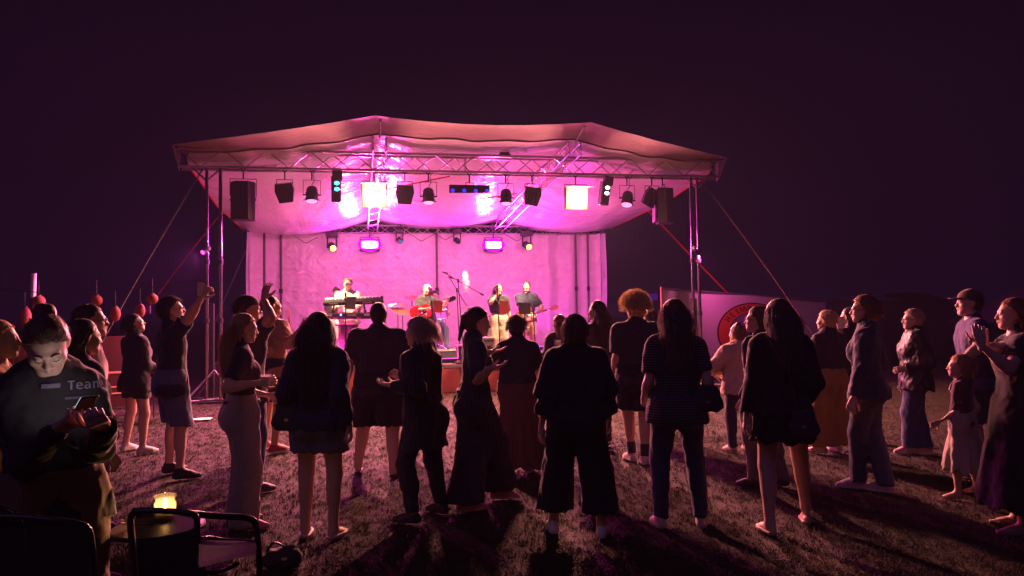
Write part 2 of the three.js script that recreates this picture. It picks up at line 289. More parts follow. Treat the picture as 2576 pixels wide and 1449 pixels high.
  const sole = (L, k = 0) => { const t = L.toe, h = L.ank.clone().addScaledVector(t, -0.03 * s).setY((0.036 + L.lift) * s), ball = L.ank.clone().addScaledVector(t, 0.105 * s).setY((0.026 + L.lift * 0.5) * s), tip = L.ank.clone().addScaledVector(t, 0.165 * s).setY((0.02 + L.lift * 0.3) * s); return [[cone(h, ball, (0.033 + k) * s, (0.036 + k) * s), 0.03], [cone(ball, tip, (0.036 + k) * s, (0.024 + k * 0.6) * s), 0.02], [cone(L.ank, L.ank.clone().lerp(ball, 0.7).setY((0.045 + L.lift) * s), (0.036 + k) * s, (0.026 + k) * s), 0.03]]; };
  const pts = [P, HC, neck, ...Object.values(legs).flatMap((L) => [L.hip, L.knee, L.ank, L.ank.clone().addScaledVector(L.toe, 0.2)]), ...Object.values(arms).flatMap((A) => [A.sh, A.el, A.wr])];
  const bounds = (m, list = pts) => { const lo = [1e9, 1e9, 1e9], hi = [-1e9, -1e9, -1e9]; for (const p of list) for (let k = 0; k < 3; k++) { lo[k] = Math.min(lo[k], p.getComponent(k) - m); hi[k] = Math.max(hi[k], p.getComponent(k) + m); } return [lo, hi]; };
  // ---- the body, one skin
  { const [lo, hi] = bounds(0.2), B = new Field(lo, hi, c * 1.6);
    for (const [p, k] of torso) B.add(p, -0.004, k);
    for (const L of Object.values(legs)) { for (const [p, k] of legP(L)) B.add(p, 0, k); for (const [p, k] of sole(L, -0.004)) B.add(p, 0, k); }
    for (const A of Object.values(arms)) for (const [p, k] of armP(A)) B.add(p, 0, k);
    B.add(cone(tp(0, 0.5, 0.02), hp(0, -0.09, 0.03), 0.058 * s, (fem ? 0.047 : 0.055) * hs), 0, 0.04);
    const bits = [B.geo()], hg = head(o.sex || 'f', o.face ? 0.0048 : 0.0085).clone(); hg.scale(hs, hs, hs).applyMatrix4(Mh).translate(HC.x, HC.y, HC.z); bits.push(hg);
    for (const A of Object.values(arms)) {
      const h = hand(A.sd, A.spec.curl ?? 0.35, A.spec.spread ?? 0.3, o.res > 0.0125 ? 0.0075 : 0.006).clone(), dir = A.spec.point ? V(...A.spec.point).normalize() : A.wr.clone().sub(A.el).normalize(), y = dir.clone().negate(), pn = A.spec.palm ? V(...A.spec.palm) : V(-A.sd, 0, 0.15), z = pn.addScaledVector(y, -pn.dot(y)).normalize().negate(), x = y.clone().cross(z);
      h.scale(s, s, s).applyMatrix4(new THREE.Matrix4().makeBasis(x, y, z)).translate(A.wr.x, A.wr.y, A.wr.z); bits.push(h); A.palmAt = A.wr.clone().addScaledVector(dir, 0.085 * s).addScaledVector(z, -0.03 * s); A.dir = dir;
    }
    part('body', joined(bits), skin(o.skin || 'fair'), g); }
  const drape = (F, amp, freq = 9) => { const q = personCount * 3.7; F.all((x, y, z, d) => (d > 0.05 || d < -0.05 ? d : d + amp * (noise(x * freq, y * freq * 0.5 + q, z * freq) + 0.7 * (Math.abs(noise(x * freq * 1.9 + 5 + y * 3, y * freq * 1.1, z * freq * 1.9 + q)) - 0.2) * 1.6 + 0.35 * noise(x * 34, y * 30, z * 34 + q) - 0.4))); };
  // ---- clothes
  const bt = o.bottom;
  if (bt && bt.type !== 'none') {
    const hem = bt.hem * s, wide = (bt.wide || 0.012), [lo, hi] = bounds(0.32, [P, ...Object.values(legs).flatMap((L) => [L.hip, L.knee, L.ank])]), F = new Field(lo, hi, c);
    const waist = (x, y, z) => y - (P.y + (bt.waist ?? 0.13) * s);
    if (bt.type === 'skirt' || bt.type === 'dress') {
      const r0 = 0.15 * s * w, r1 = bt.flare * s, top = P.y + 0.06 * s, shift = bt.shift || [0, 0], n = bt.folds || 9;
      for (const [p, k] of torso.slice(0, 2)) F.add(p, 0.014, k);
      F.add({ box: [P.x - r1 - 0.3, hem - 0.02, P.z - r1 - 0.3, P.x + r1 + 0.3, top, P.z + r1 + 0.3], at(x, y, z, f) { const t = clamp((top - y) / (top - hem)), e = Math.pow(t, bt.ease || 0.9), cx = P.x + shift[0] * t * t, cz = P.z + shift[1] * t * t, a = Math.atan2(z - cz, x - cx), R = mix(r0, r1, e) * (1 + (bt.ripple ?? 0.07) * t * Math.sin(a * n + personCount + 2 * noise(a * 1.3, t, personCount))), rad = Math.hypot(x - cx, (z - cz) * 1.15); return Math.max((rad - R) * 0.85, y - top, hem + 0.02 * Math.sin(a * n) * t - y) - f; } }, 0, 0.05);
      F.all((x, y, z, d) => Math.max(d, waist(x, y, z)));
    } else {
      for (const [p, k] of [...torso.slice(0, 2), ...torso.slice(7, 9)]) F.add(p, 0.012 + wide * 0.3, k);
      for (const L of Object.values(legs)) {
        const cutY = (x, y, z) => hem + 0.006 * Math.sin(x * 90) - y, r1 = bt.knee ?? 0.062, r2 = bt.cuff ?? 0.05;
        F.add(cone(L.hip, L.knee, 0.094 * lw + wide, r1 * lw + wide), 0, 0.04, cutY);
        if (hem < L.knee.y) F.add(cone(L.knee.clone().lerp(L.ank, 0.18).addScaledVector(L.toe, -0.018 * s), L.knee.clone().lerp(L.ank, 0.45).addScaledVector(L.toe, -0.016 * s), 0.045 * lw, 0.043 * lw), 0.008 + wide, 0.04, cutY);
        if (hem < L.knee.y) F.add(cone(L.knee, L.ank.clone().setY(Math.max(0.02, L.ank.y - 0.05)), r1 * lw + wide, r2 * lw + wide), 0, 0.03, cutY);
      }
      F.all((x, y, z, d) => Math.max(d, waist(x, y, z)));
    }
    drape(F, (bt.fold ?? 0.007) * 1.5);
    const bm = part(bt.name || { skirt: 'skirt', dress: 'skirt', shorts: 'shorts' }[bt.type] || 'trousers', F.geo(), bt.mat || cloth(bt.rgb, bt.rough), g); if (c < 0.0136) fuzz(bm, bt.rgb, 450);
  }
  const tt = o.top;
  if (tt) {
    const loose = (tt.loose ?? 0.016) * 0.72, [lo, hi] = bounds(0.24, [P, neck, P.clone().setY(P.y - 0.3), ...Object.values(arms).flatMap((A) => (tt.sleeve > 1 ? [A.sh, A.el, A.wr] : [A.sh, A.el]))]), F = new Field(lo, hi, c), sl = tt.sleeve ?? 0.6, hemY = tt.hem ?? 0.0;
    torso.forEach(([p, k], i) => { if (!(i === 0 && hemY > 0.12)) F.add(p, i === 5 || i === 6 ? 0.006 : i === 3 || i === 4 ? loose * 0.6 : loose, k); });
    if (hemY < -0.05) F.add(fr(cone(S(-0.07 * w, hemY - 0.05, 0), S(0.07 * w, hemY - 0.05, 0), (tt.skirt || 0.14) * s), 0.8), loose, 0.12);
    for (const A of Object.values(arms)) {
      if (sl <= 0) continue; const r0 = 0.062 * aw + (tt.sleeveLoose ?? loose * 0.7), flare = tt.flare || 0;
      const e1 = A.sh.clone().lerp(A.el, Math.min(1, sl)), d1 = A.el.clone().sub(A.sh).normalize();
      F.add(cone(A.sh, sl > 1 ? A.el : e1, r0, sl > 1 ? r0 * 0.86 : r0 * 0.93 + flare), 0, 0.05, sl > 1 ? null : (x, y, z) => (x - e1.x) * d1.x + (y - e1.y) * d1.y + (z - e1.z) * d1.z);
      if (sl > 1) { const e2 = A.el.clone().lerp(A.wr, sl - 1), d2 = A.wr.clone().sub(A.el).normalize(); F.add(cone(A.el, e2, r0 * 0.86, r0 * 0.66 + flare), 0, 0.03, (x, y, z) => (x - e2.x) * d2.x + (y - e2.y) * d2.y + (z - e2.z) * d2.z); }
      if (tt.cape) F.add(cone(tp(A.sd * 0.1, 0.3, 0), A.el.clone().add(V(A.sd * 0.02, -0.1 * s, 0)), 0.07 * s, 0.075 * s), 0, 0.08, (x, y, z) => A.el.y - 0.14 * s + A.sd * (x - A.el.x) * 0.12 - y);
    }
    if (tt.collar) F.add(fr(cone(S(-0.03, 0.555, 0.02), S(0.03, 0.555, 0.02), 0.062 * s), 0.95), 0, 0.03);
    if (tt.hood) { F.add(fr(egg(S(0, 0.5, 0.1), [0.12 * s, 0.08 * s, 0.06 * s])), 0, 0.04); F.add(fr(cone(S(-0.07, 0.53, 0.03), S(0.07, 0.53, 0.03), 0.05 * s)), 0, 0.04); }
    const hw = P.y + hemY * s; F.all((x, y, z, d) => Math.max(d, hemY < -0.35 ? -1 : (hw + 0.008 * Math.sin(x * 40 + z * 31) - y)));
    const nk = hp(0, -0.13, 0.03); if (!tt.collar && !tt.hood) F.dig(egg(tp(0, 0.575, -0.035), [0.07 * s, 0.05 * s, 0.075 * s]), tt.scoop || 0, 0.02);
    drape(F, (tt.fold ?? 0.006) * 1.7);
    const tm = part(tt.name || 'shirt', F.geo(), tt.mat || cloth(tt.rgb, tt.rough), g); if (c < 0.0136 && !o.smoothCloth) fuzz(tm, tt.rgb, 700);
  }
  if (o.belt) part('belt', new THREE.TorusGeometry(0.165 * s * w, 0.016, 6, 24).rotateX(Math.PI / 2).scale(1, 1.2, 0.8).translate(P.x, P.y + 0.1 * s, P.z), cloth(o.belt), g);
  if (o.shoes) for (const L of Object.values(legs)) {
    const [lo, hi] = bounds(0.09, [L.ank, L.ank.clone().setY(0), L.ank.clone().addScaledVector(L.toe, 0.19 * s)]), F = new Field(lo, hi, 0.0105);
    for (const [p, k] of sole(L, 0.007)) F.add(p, 0, k);
    const cy = (0.012 + 0) * s; if (!o.shoes.sandal) F.all((x, y, z, d) => Math.max(d, L.lift ? -1 : 0.004 - y, y - (L.ank.y + (o.shoes.high || 0.02) * s)));
    else F.all((x, y, z, d) => Math.max(d, y - 0.034 * s));
    const sh = part('shoe', F.geo(), o.shoes.mat || cloth(o.shoes.rgb, 0.6, 0.1), g);
    if (o.shoes.sole) { const G = new Field(lo, hi, 0.0105); const [a, b] = sole(L, 0.011); for (const [p, k] of [a, b]) G.add(p, 0, k); G.all((x, y, z, d) => Math.max(d, y - (0.026 + L.lift) * s, 0.003 - y)); part('sole', G.geo(), rubber, sh); }
    if (o.socks) part('sock', rod(L.ank, L.ank.clone().lerp(L.knee, o.socks.h || 0.3), 0.043 * lw, 0.047 * lw, 14), cloth(o.socks.rgb), g);
  }
  // ---- hair
  const ha = o.hair;
  if (ha) {
    const F = new Field([-0.2, -0.32, -0.2], [0.2, 0.24, 0.24], o.face ? 0.007 : 0.0095), th = ha.thick ?? 0.012, type = ha.type, front = ha.front ?? 0;
    const zc = (y) => (y > 0.08 ? -0.15 : y > 0.02 ? mix(0.0, -0.092, (y - 0.02) / 0.06) : mix(0.03, 0.0, clamp((y + 0.06) / 0.09))) + front;
    const skull = egg(V(0, 0.03, 0.014), [0.076, 0.086, 0.097]);
    const long = type === 'long' || type === 'wavy';
    F.add(skull, th, 0.02); if (type !== 'afro') F.add(egg(V(0, -0.02, 0.05), [0.062, 0.07, 0.06]), th * 0.7, 0.03);
    if (type === 'bob' || long) { for (const q of [-1, 1]) F.add(cone(V(q * 0.066, 0.03, 0.0), V(q * 0.072, long ? -0.14 : -0.1, 0.022), 0.03, 0.026), 0, 0.03); F.add(egg(V(0, -0.06, 0.06), [0.085, 0.07, 0.055]), 0, 0.04); }
    if (type === 'afro') { F.add(egg(V(0, 0.055, 0.02), [0.108, 0.105, 0.108]), 0, 0.03); F.add(egg(V(0, -0.03, 0.05), [0.095, 0.07, 0.07]), 0, 0.03); }
    if (type === 'bun' || type === 'curlybun' || ha.bun) F.add(egg(V(0, ha.bun?.[0] ?? 0.13, ha.bun?.[1] ?? 0.06), [0.045, 0.04, 0.045]), 0, 0.012);
    if (type === 'ponytail') { F.add(egg(V(0, 0.03, 0.12), [0.024, 0.024, 0.03]), 0, 0.02); F.add(cone(V(0, 0.03, 0.13), V(0, -0.17, 0.15), 0.03, 0.014), 0, 0.02); }
    F.all((x, y, z, d) => { let e = Math.max(d, (zc(y) - z) * (type === 'afro' ? 0.6 : 0.9) - (type === 'afro' && y > 0 ? 0.05 : 0)); if (!long && type !== 'bob' && type !== 'ponytail') e = Math.max(e, -0.085 - y); else if (type === 'bob') e = Math.max(e, -0.12 - y); if (z < -0.02 && type !== 'afro') e += (-0.02 - z) * 0.2; return Math.abs(e) < 0.03 ? e + (ha.rough ?? 0.004) * (noise(x * 45, y * (long ? 8 : 30), z * 45) + 0.6 * noise(x * 90, y * 20, z * 90 + 7)) : e; });
    const bits = [F.geo().scale(hs, hs, hs).applyMatrix4(Mh).translate(HC.x, HC.y, HC.z)], paths = [];
    const R = ha.len ?? 0.4, yaw = new THREE.Matrix4().makeRotationY(Rh.y), hang = (x, y, z) => V(x, y, z).multiplyScalar(s).applyMatrix4(yaw).add(HC);
    if (long) {                                                    // the fall of hair down the back
      const lo = HC.clone().add(V(-0.3, -R - 0.1, -0.3)), G = new Field([lo.x, lo.y, lo.z], [HC.x + 0.3, HC.y + 0.05, HC.z + 0.32], 0.013), spreadX = ha.spread ?? 0.085;
      const fall = framed(HC, new THREE.Euler(0, Rh.y, 0), { box: [-0.2, -R, -0.05, 0.2, 0.02, 0.25], at(x, y, z, f) { const t = clamp(-y / R), wd = (spreadX + 0.02 * Math.sin(t * 3)) * s * (1 - 0.45 * t * t), dz = 0.05 * s * (1 - 0.35 * t), cz = (0.055 + 0.05 * smooth(0, 0.35, t)) * s, k = Math.hypot(x / wd, (z - cz) / dz), tip = R - 0.05 * Math.abs(noise(x * 60, 3, personCount)) + 0.4 * x * x; return Math.max((k - 1) * dz, -y - tip, y) + 0.006 * noise(x * 70, y * 6, z * 40 + personCount); } });
      G.add(fall, 0, 0.02); bits.push(G.geo());
    }
    const N = Math.round((ha.strands ?? 300) * 1.5), curl = ha.curl || 0;
    for (let i = 0; i < N; i++) {
      const a = rr(0, Math.PI * 2), up = rr(-0.35, 1), q = Math.sqrt(1 - up * up), dir = V(q * Math.cos(a), up, q * Math.sin(a)); let p = V(dir.x * (0.076 + th), 0.03 + dir.y * (0.086 + th), 0.014 + dir.z * (0.097 + th));
      if (p.z < zc(p.y)) continue;
      const path = []; const ph = rr(0, 6);
      if (type === 'afro' || curl) {
        const k = type === 'afro' ? 0.058 : 0.012, c0 = type === 'afro' ? V(dir.x * 0.106, 0.05 + dir.y * 0.102, 0.02 + dir.z * 0.106) : p, L = (ha.fuzz ?? 0.05) * rr(0.6, 1.5), e1 = V(dir.y, dir.z, dir.x).cross(dir).normalize(), e2 = dir.clone().cross(e1);
        for (let j = 0; j <= 9; j++) { const t = j / 9, rad = (ha.curlR ?? 0.011) * (0.4 + t); path.push(hp(c0.x + dir.x * L * (t - 0.3) + e1.x * rad * Math.cos(ph + t * 11) + e2.x * rad * Math.sin(ph + t * 11), c0.y + dir.y * L * (t - 0.3) - 0.02 * t * t + e1.y * rad * Math.cos(ph + t * 11) + e2.y * rad * Math.sin(ph + t * 11), c0.z + dir.z * L * (t - 0.3) + e1.z * rad * Math.cos(ph + t * 11) + e2.z * rad * Math.sin(ph + t * 11))); }
      } else if (long) {
        const side = Math.cos(a), L = R * rr(0.55, 1.04), wob = rr(0.002, 0.007) * (type === 'wavy' ? 2.6 : 1), fly = Math.pow(rnd(), 4) * 0.05 + rr(0, 0.012);
        const x1 = dir.x * (0.083 + fly), z1 = Math.max(0.0, dir.z) * 0.1 + 0.012; path.push(hp(p.x, p.y, p.z)); path.push(hp(x1 * 0.96, Math.max(0.01, p.y * 0.55), z1 * 0.95 + 0.01));
        for (let j = 1; j <= 7; j++) { const t = j / 7, y = -L * t, sp = (spreadOf(ha) * (1 - 0.4 * t * t)); path.push(hang(side * (sp + fly) + wob * Math.sin(ph + t * (type === 'wavy' ? 16 : 5)), y, 0.055 + 0.05 * smooth(0, 0.35, t) + Math.abs(Math.sin(a)) * (0.05 + fly) * (Math.sin(a) > 0 ? 1 : -0.5) + wob * Math.cos(ph + t * 9))); }
      } else {
        const L = (ha.fuzz ?? (type === 'bob' ? 0.07 : 0.026)) * rr(0.6, 1.4), down = type === 'bob' ? 1.2 : 0.35, fly = Math.pow(rnd(), 3) * 0.9, side2 = rr(-0.35, 0.35);
        for (let j = 0; j <= 4; j++) { const t = j / 4; path.push(hp(p.x - dir.x * 0.003 + dir.x * L * t * (0.1 + 0.35 * fly) + side2 * L * t, p.y + (dir.y * (0.1 + 0.5 * fly) - down * t) * L * t, p.z - dir.z * 0.003 + (dir.z * 0.12 + 0.7) * L * t)); }
      }
      paths.push(path);
    }
    const hm = hairMat(ha.rgb), shell = part('hair', joined(bits), hm, g);
    if (paths.length) part('hair_strand', strandsGeo(paths, ha.strandR ?? 0.0015), strandMat(ha.rgb), shell).userData.kind = 'stuff';
    if (ha.band) part('headband', new THREE.TorusGeometry(0.088 * hs, 0.009, 8, 28, Math.PI).applyMatrix4(new THREE.Matrix4().makeRotationX(-0.25)).translate(0, 0.015, -0.005).applyMatrix4(Mh).translate(HC.x, HC.y, HC.z), cloth(ha.band), g);
  }
  if (o.face === 'down') for (const q of [-1, 1]) part('eyelash', tube([V(q * 0.02, -0.006, -0.0925), V(q * 0.031, -0.0085, -0.0925), V(q * 0.043, -0.005, -0.087)], 0.0016, 8, 5).scale(hs, hs, hs).applyMatrix4(Mh).translate(HC.x, HC.y, HC.z), eyeDark, g);
  if (o.face) for (const q of [-1, 1]) { if (o.face !== 'down') {const e = part('eye', new THREE.SphereGeometry(0.0125 * hs, 14, 10), eyeWhite, g); e.position.copy(hp(q * 0.031, 0.0, -0.0815)); part('iris', new THREE.SphereGeometry(0.0062 * hs, 10, 8), eyeDark, e).position.copy(V(0, -0.001, -0.0082).multiplyScalar(hs).applyMatrix4(Mh)); } part('eyebrow', tube([V(q * 0.014, 0.0215, -0.0945), V(q * 0.03, 0.0265, -0.0895), V(q * 0.046, 0.02, -0.077)], 0.0028, 8, 5).scale(hs, hs, hs).applyMatrix4(Mh).translate(HC.x, HC.y, HC.z), hairMat(ha && ha.rgb ? ha.rgb.map((x) => x * 0.6) : [0.03, 0.02, 0.015]), g); }
  if (o.face) part('mouth', egg3(V(0, -0.0595, -0.0885), [0.017, o.sing ? 0.009 : 0.0042, 0.0065]).scale(hs, hs, hs).applyMatrix4(Mh).translate(HC.x, HC.y, HC.z), o.sing ? eyeDark : lipMat, g);
  if (o.glasses) {
    const gl = []; for (const q of [-1, 1]) { gl.push(new THREE.TorusGeometry(0.021, 0.0022, 6, 18).scale(1.08, 0.85, 1).translate(q * 0.031, -0.002, -0.098)); gl.push(rod(V(q * 0.053, 0.002, -0.096), V(q * 0.078, 0.0, 0.01), 0.0018)); } gl.push(rod(V(-0.01, 0.002, -0.1), V(0.01, 0.002, -0.1), 0.002));
    const gm = part('glasses', merge(gl).scale(hs, hs, hs).applyMatrix4(Mh).translate(HC.x, HC.y, HC.z), frameMat, g);
    const ln = merge([-1, 1].map((q) => new THREE.CircleGeometry(0.0205, 18).scale(1.08, 0.85, 1).rotateY(Math.PI).translate(q * 0.031, -0.002, -0.099))).scale(hs, hs, hs).applyMatrix4(Mh).translate(HC.x, HC.y, HC.z);
    part('lens', ln, o.glasses === 'dark' ? new THREE.MeshPhysicalMaterial({ color: new THREE.Color().setRGB(0.3, 0.03, 0.02), roughness: 0.08, transparent: true, opacity: 0.75 }) : new THREE.MeshPhysicalMaterial({ color: 0xffffff, roughness: 0.03, transmission: 1, thickness: 0 }), gm);
  }
  if (o.cap) {
    const cg = [new THREE.SphereGeometry(0.1, 24, 12, 0, Math.PI * 2, 0, Math.PI / 2).scale(0.93, 0.95, 1.1).translate(0, 0.04, 0.012)], br = new THREE.CylinderGeometry(0.075, 0.08, 0.006, 24, 1, false, Math.PI / 2, Math.PI).scale(0.95, 1, 1.15); br.rotateX(-0.12).translate(0, 0.046, -0.085); cg.push(br);
    part('cap', merge(cg).scale(hs, hs, hs).applyMatrix4(Mh).translate(HC.x, HC.y, HC.z), cloth(o.cap), g);
  }
  if (o.bandana) { const bg = merge([new THREE.SphereGeometry(0.098, 24, 14, 0, Math.PI * 2, 0, Math.PI * 0.47).scale(0.9, 0.98, 1.06).rotateX(0.45).translate(0, 0.034, 0.016), new THREE.ConeGeometry(0.055, 0.1, 12).scale(1, 1, 0.5).rotateX(2.2).translate(0, 0.02, 0.125)]); part('headscarf', bg.scale(hs, hs, hs).applyMatrix4(Mh).translate(HC.x, HC.y, HC.z), cloth(o.bandana), g); }
  return { g, arms, legs, HC, P, tp, hp, s, world: (v) => v.clone().applyMatrix4(g.matrixWorld) };
}
const spreadOf = (ha) => (ha.spread ?? 0.085);
const egg3 = (c, r) => new THREE.SphereGeometry(1, 16, 12).scale(...r).translate(c.x, c.y, c.z);

// ------------------------------------------------------------------ ground
const grassTint = (x, z) => 0.55 + 0.25 * noise(x * 0.6, 1, z * 0.6) + 0.3 * noise(x * 1.9, 2, z * 1.9) + 0.25 * noise(x * 6, 3, z * 6);
const turfTex = dataTex(1024, 1024, (u, v) => {
  const a = wrapNoise(u, v, 6, 1), b = wrapNoise(u, v, 24, 2), c = wrapNoise(u, v, 90, 3), d = wrapNoise(u, v, 230, 4), dry = clamp(0.5 + 0.9 * a + 0.45 * b + 0.3 * c), k = clamp(0.62 + 0.3 * c + 0.4 * d + 0.2 * b, 0.2, 1.1);
  return [mix(0.22, 0.36, dry) * k, mix(0.205, 0.28, dry) * k, mix(0.09, 0.17, dry) * k];
}, true, 1, 1);
const turfBump = dataTex(512, 512, (u, v) => { const b = 0.5 + 0.3 * wrapNoise(u, v, 20, 2) + 0.35 * wrapNoise(u, v, 75, 3) + 0.3 * wrapNoise(u, v, 150, 5); return [b, b, b]; }, false, 1, 1);
const turf = new THREE.MeshStandardMaterial({ map: turfTex, bumpMap: turfBump, bumpScale: 0.016, roughness: 0.95 });
{
  const g = new THREE.PlaneGeometry(44, 40, 220, 200); g.rotateX(-Math.PI / 2); g.translate(0, 0, -14);
  const p = g.attributes.position, uv = g.attributes.uv;
  for (let i = 0; i < p.count; i++) { const x = p.getX(i), z = p.getZ(i); p.setY(i, -0.012 + 0.01 * noise(x * 0.9, 0, z * 0.9) + 0.01 * noise(x * 3.5, 5, z * 3.5)); uv.setXY(i, x / 2.3, z / 2.3); }
  g.computeVertexNormals(); struct('ground', g, turf);
  const far = new THREE.PlaneGeometry(500, 500); far.rotateX(-Math.PI / 2); far.translate(0, -0.06, -100); const fu = far.attributes.uv; for (let i = 0; i < fu.count; i++) fu.setXY(i, fu.getX(i) * 200, fu.getY(i) * 200); struct('field', far, turf);
  // short blades
  const blades = []; reseed(3);
  for (let k = 0; k < 7; k++) { const a = rr(0, 6.28), x = rr(-0.02, 0.02), z = rr(-0.02, 0.02), h = rr(0.012, 0.03), w = 0.0022, lx = rr(-0.02, 0.02), lz = rr(-0.02, 0.02), b = new THREE.BufferGeometry(); const cx = Math.cos(a) * w, cz = Math.sin(a) * w; b.setAttribute('position', new THREE.Float32BufferAttribute([x - cx, 0, z - cz, x + cx, 0, z + cz, x + lx, h, z + lz], 3)); b.setAttribute('uv', new THREE.Float32BufferAttribute([0, 0, 1, 0, 0.5, 1], 2)); b.computeVertexNormals(); blades.push(b); }
  const N = 70000, inst = new THREE.InstancedMesh(mergeGeometries(blades), std([1, 1, 1], 0.8), N), m = new THREE.Matrix4(), q = new THREE.Quaternion(), col = new THREE.Color();
  for (let i = 0; i < N; i++) { const d = 3.2 + 13.5 * Math.pow(rnd(), 1.3), x = rr(-0.72, 0.72) * d, z = -d, sc = rr(0.6, 1.35); q.setFromAxisAngle(V(0, 1, 0), rr(0, 6.28)); m.compose(V(x, -0.008, z), q, V(sc, sc, sc)); inst.setMatrixAt(i, m); const t = clamp(grassTint(x, z)); col.setRGB(mix(0.03, 0.11, t), mix(0.035, 0.08, t), mix(0.012, 0.034, t)); inst.setColorAt(i, col); }
  inst.name = 'grass'; inst.receiveShadow = true; inst.userData = { kind: 'stuff', label: 'short dry trampled lawn grass in front of the stage', category: 'grass' }; scene.add(inst);
}

// ------------------------------------------------------------------ materials of the stage
const alu = std([0.45, 0.43, 0.43], 0.3, { metalness: 0.95 }), steel = std([0.35, 0.34, 0.35], 0.4, { metalness: 0.7 }), galv = std([0.5, 0.5, 0.52], 0.38, { metalness: 0.6 });
const black = std([0.016, 0.015, 0.017], 0.5), blackGloss = std([0.02, 0.019, 0.021], 0.25), blackSoft = std([0.03, 0.028, 0.03], 0.85), redWeb = std([0.75, 0.035, 0.03], 0.7), greyWeb = std([0.16, 0.13, 0.12], 0.8);
const chrome = std([0.75, 0.75, 0.77], 0.12, { metalness: 1 });
const crease = dataTex(512, 512, (u, v) => {
  let h = 0.5; for (const [f, w, z] of [[4, 0.3, 1], [9, 0.2, 2], [18, 0.14, 3]]) { const a = wrapNoise(u, v, f, z), b = wrapNoise(u, v, f, z + 20); h += w * (0.5 - Math.abs(a + 0.6 * Math.abs(b))); }
  return [h, h, h];
}, false, 1, 1);
const gridTex = dataTex(256, 256, (u, v) => { const g = Math.min(Math.abs(u % 0.25 - 0.125), Math.abs(v % 0.1 - 0.05)) < 0.003 ? 0.975 : 1, n = 0.98 + 0.03 * wrapNoise(u, v, 12, 4); return [0.93 * g * n, 0.92 * g * n, 0.92 * g * n]; }, true, 1, 1);
const tarp = new THREE.MeshPhysicalMaterial({ map: gridTex, bumpMap: crease, bumpScale: 0.13, roughness: 0.25, side: THREE.DoubleSide });
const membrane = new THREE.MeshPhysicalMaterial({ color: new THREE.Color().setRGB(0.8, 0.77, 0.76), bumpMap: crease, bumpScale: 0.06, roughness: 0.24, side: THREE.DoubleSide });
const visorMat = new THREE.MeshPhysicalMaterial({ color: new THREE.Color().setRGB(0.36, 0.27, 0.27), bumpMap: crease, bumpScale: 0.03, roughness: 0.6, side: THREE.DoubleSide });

// ------------------------------------------------------------------ platform
{
  const t = thing('stage_platform', 'low stage platform with red front skirt below the white canopy', 'stage', SP(5.1, 0, 3.25), TURN);
  part('deck', box(8.6, 0.1, 5.6, 0.02), std([0.34, 0.3, 0.29], 0.42), t, [0, DECK - 0.05, 0]);
  const sk = new THREE.PlaneGeometry(8.6, DECK - 0.1, 240, 6), p = sk.attributes.position; for (let i = 0; i < p.count; i++) p.setZ(i, 0.018 * Math.sin(p.getX(i) * 11 + 2 * noise(p.getX(i), 0, 3)) * (0.4 - p.getY(i)) + 0.01 * noise(p.getX(i) * 3, p.getY(i) * 3, 1)); sk.computeVertexNormals();
  part('skirt', sk, cloth([0.55, 0.14, 0.1], 0.85), t, [0, (DECK - 0.1) / 2, 2.83]);
  for (const s of [-1, 1]) { part('side_skirt', box(0.02, DECK - 0.1, 5.5, 0.004), cloth([0.55, 0.14, 0.1], 0.85), t, [s * 4.3, (DECK - 0.1) / 2, 0]); for (let k = 0; k < 3; k++) part('leg', rod(V(0, 0, 0), V(0, DECK - 0.1, 0), 0.03), galv, t, [s * 3.9, 0, -2.5 + k * 2.4]); }
}

// ------------------------------------------------------------------ trusses
const braceGeo = new THREE.CylinderGeometry(1, 1, 1, 6);
function lattice(parent, a, b, w, h, bay, rc, rb, mat) {          // four chords and single braces, each a mesh
  const L = a.distanceTo(b), x = b.clone().sub(a).normalize(), z = x.clone().cross(V(0, 1, 0)).normalize(), y = z.clone().cross(x).normalize(), n = Math.round(L / bay);
  const pt = (i, u, v) => a.clone().addScaledVector(x, i).addScaledVector(y, v * h).addScaledVector(z, (u - 0.5) * w);
  for (const u of [0, 1]) for (const v of [0, 1]) part('chord', rod(pt(0, u, v), pt(L, u, v), rc, rc, 10), mat, parent);
  const bar = (p, q) => { const m = part('brace', braceGeo, mat, parent), d = q.clone().sub(p); m.position.copy(p).lerp(q, 0.5); m.quaternion.setFromUnitVectors(V(0, 1, 0), d.clone().normalize()); m.scale.set(rb, d.length(), rb); };
  for (let k = 0; k < n; k++) { const i = k * L / n, j = (k + 1) * L / n, m = (i + j) / 2;
    for (const u of [0, 1]) { const f = (k + u) % 2; bar(pt(i, u, f), pt(j, u, 1 - f)); }
    if (w > 0.1 && k % 2 === 0) { bar(pt(i, 0, 1), pt(j, 1, 1)); bar(pt(i, 1, 0), pt(j, 0, 0)); } void m; }
  for (const i of [0, L * 0.5, L]) for (const u of [0, 1]) bar(pt(i, u, 0), pt(i, u, 1));
}
const TRUSS_Y = 4.6, TRUSS_H = 0.35;
const frontTruss = thing('front_truss', 'long aluminium lattice truss carrying the row of lamps along the stage front', 'truss');
lattice(frontTruss, SP(-0.5, TRUSS_Y, 0), SP(10.75, TRUSS_Y, 0), 0.29, TRUSS_H, 0.42, 0.026, 0.011, alu);
const rearTruss = thing('rear_truss', 'thinner aluminium lattice truss above the white back wall of the stage', 'truss');
lattice(rearTruss, SP(0.1, 3.98, 6.0), SP(9.9, 3.98, 6.0), 0.22, 0.22, 0.3, 0.018, 0.008, alu);
const RIDGE = [3.38, 7.38], RIDGE_R = [3.15, 6.72];
const ridgeS = (k, t) => mix(RIDGE[k], RIDGE_R[k], clamp((t + 0.9) / 6.9));
const ridgeY = (t) => mix(5.3, 4.36, clamp((t + 0.9) / 6.9));
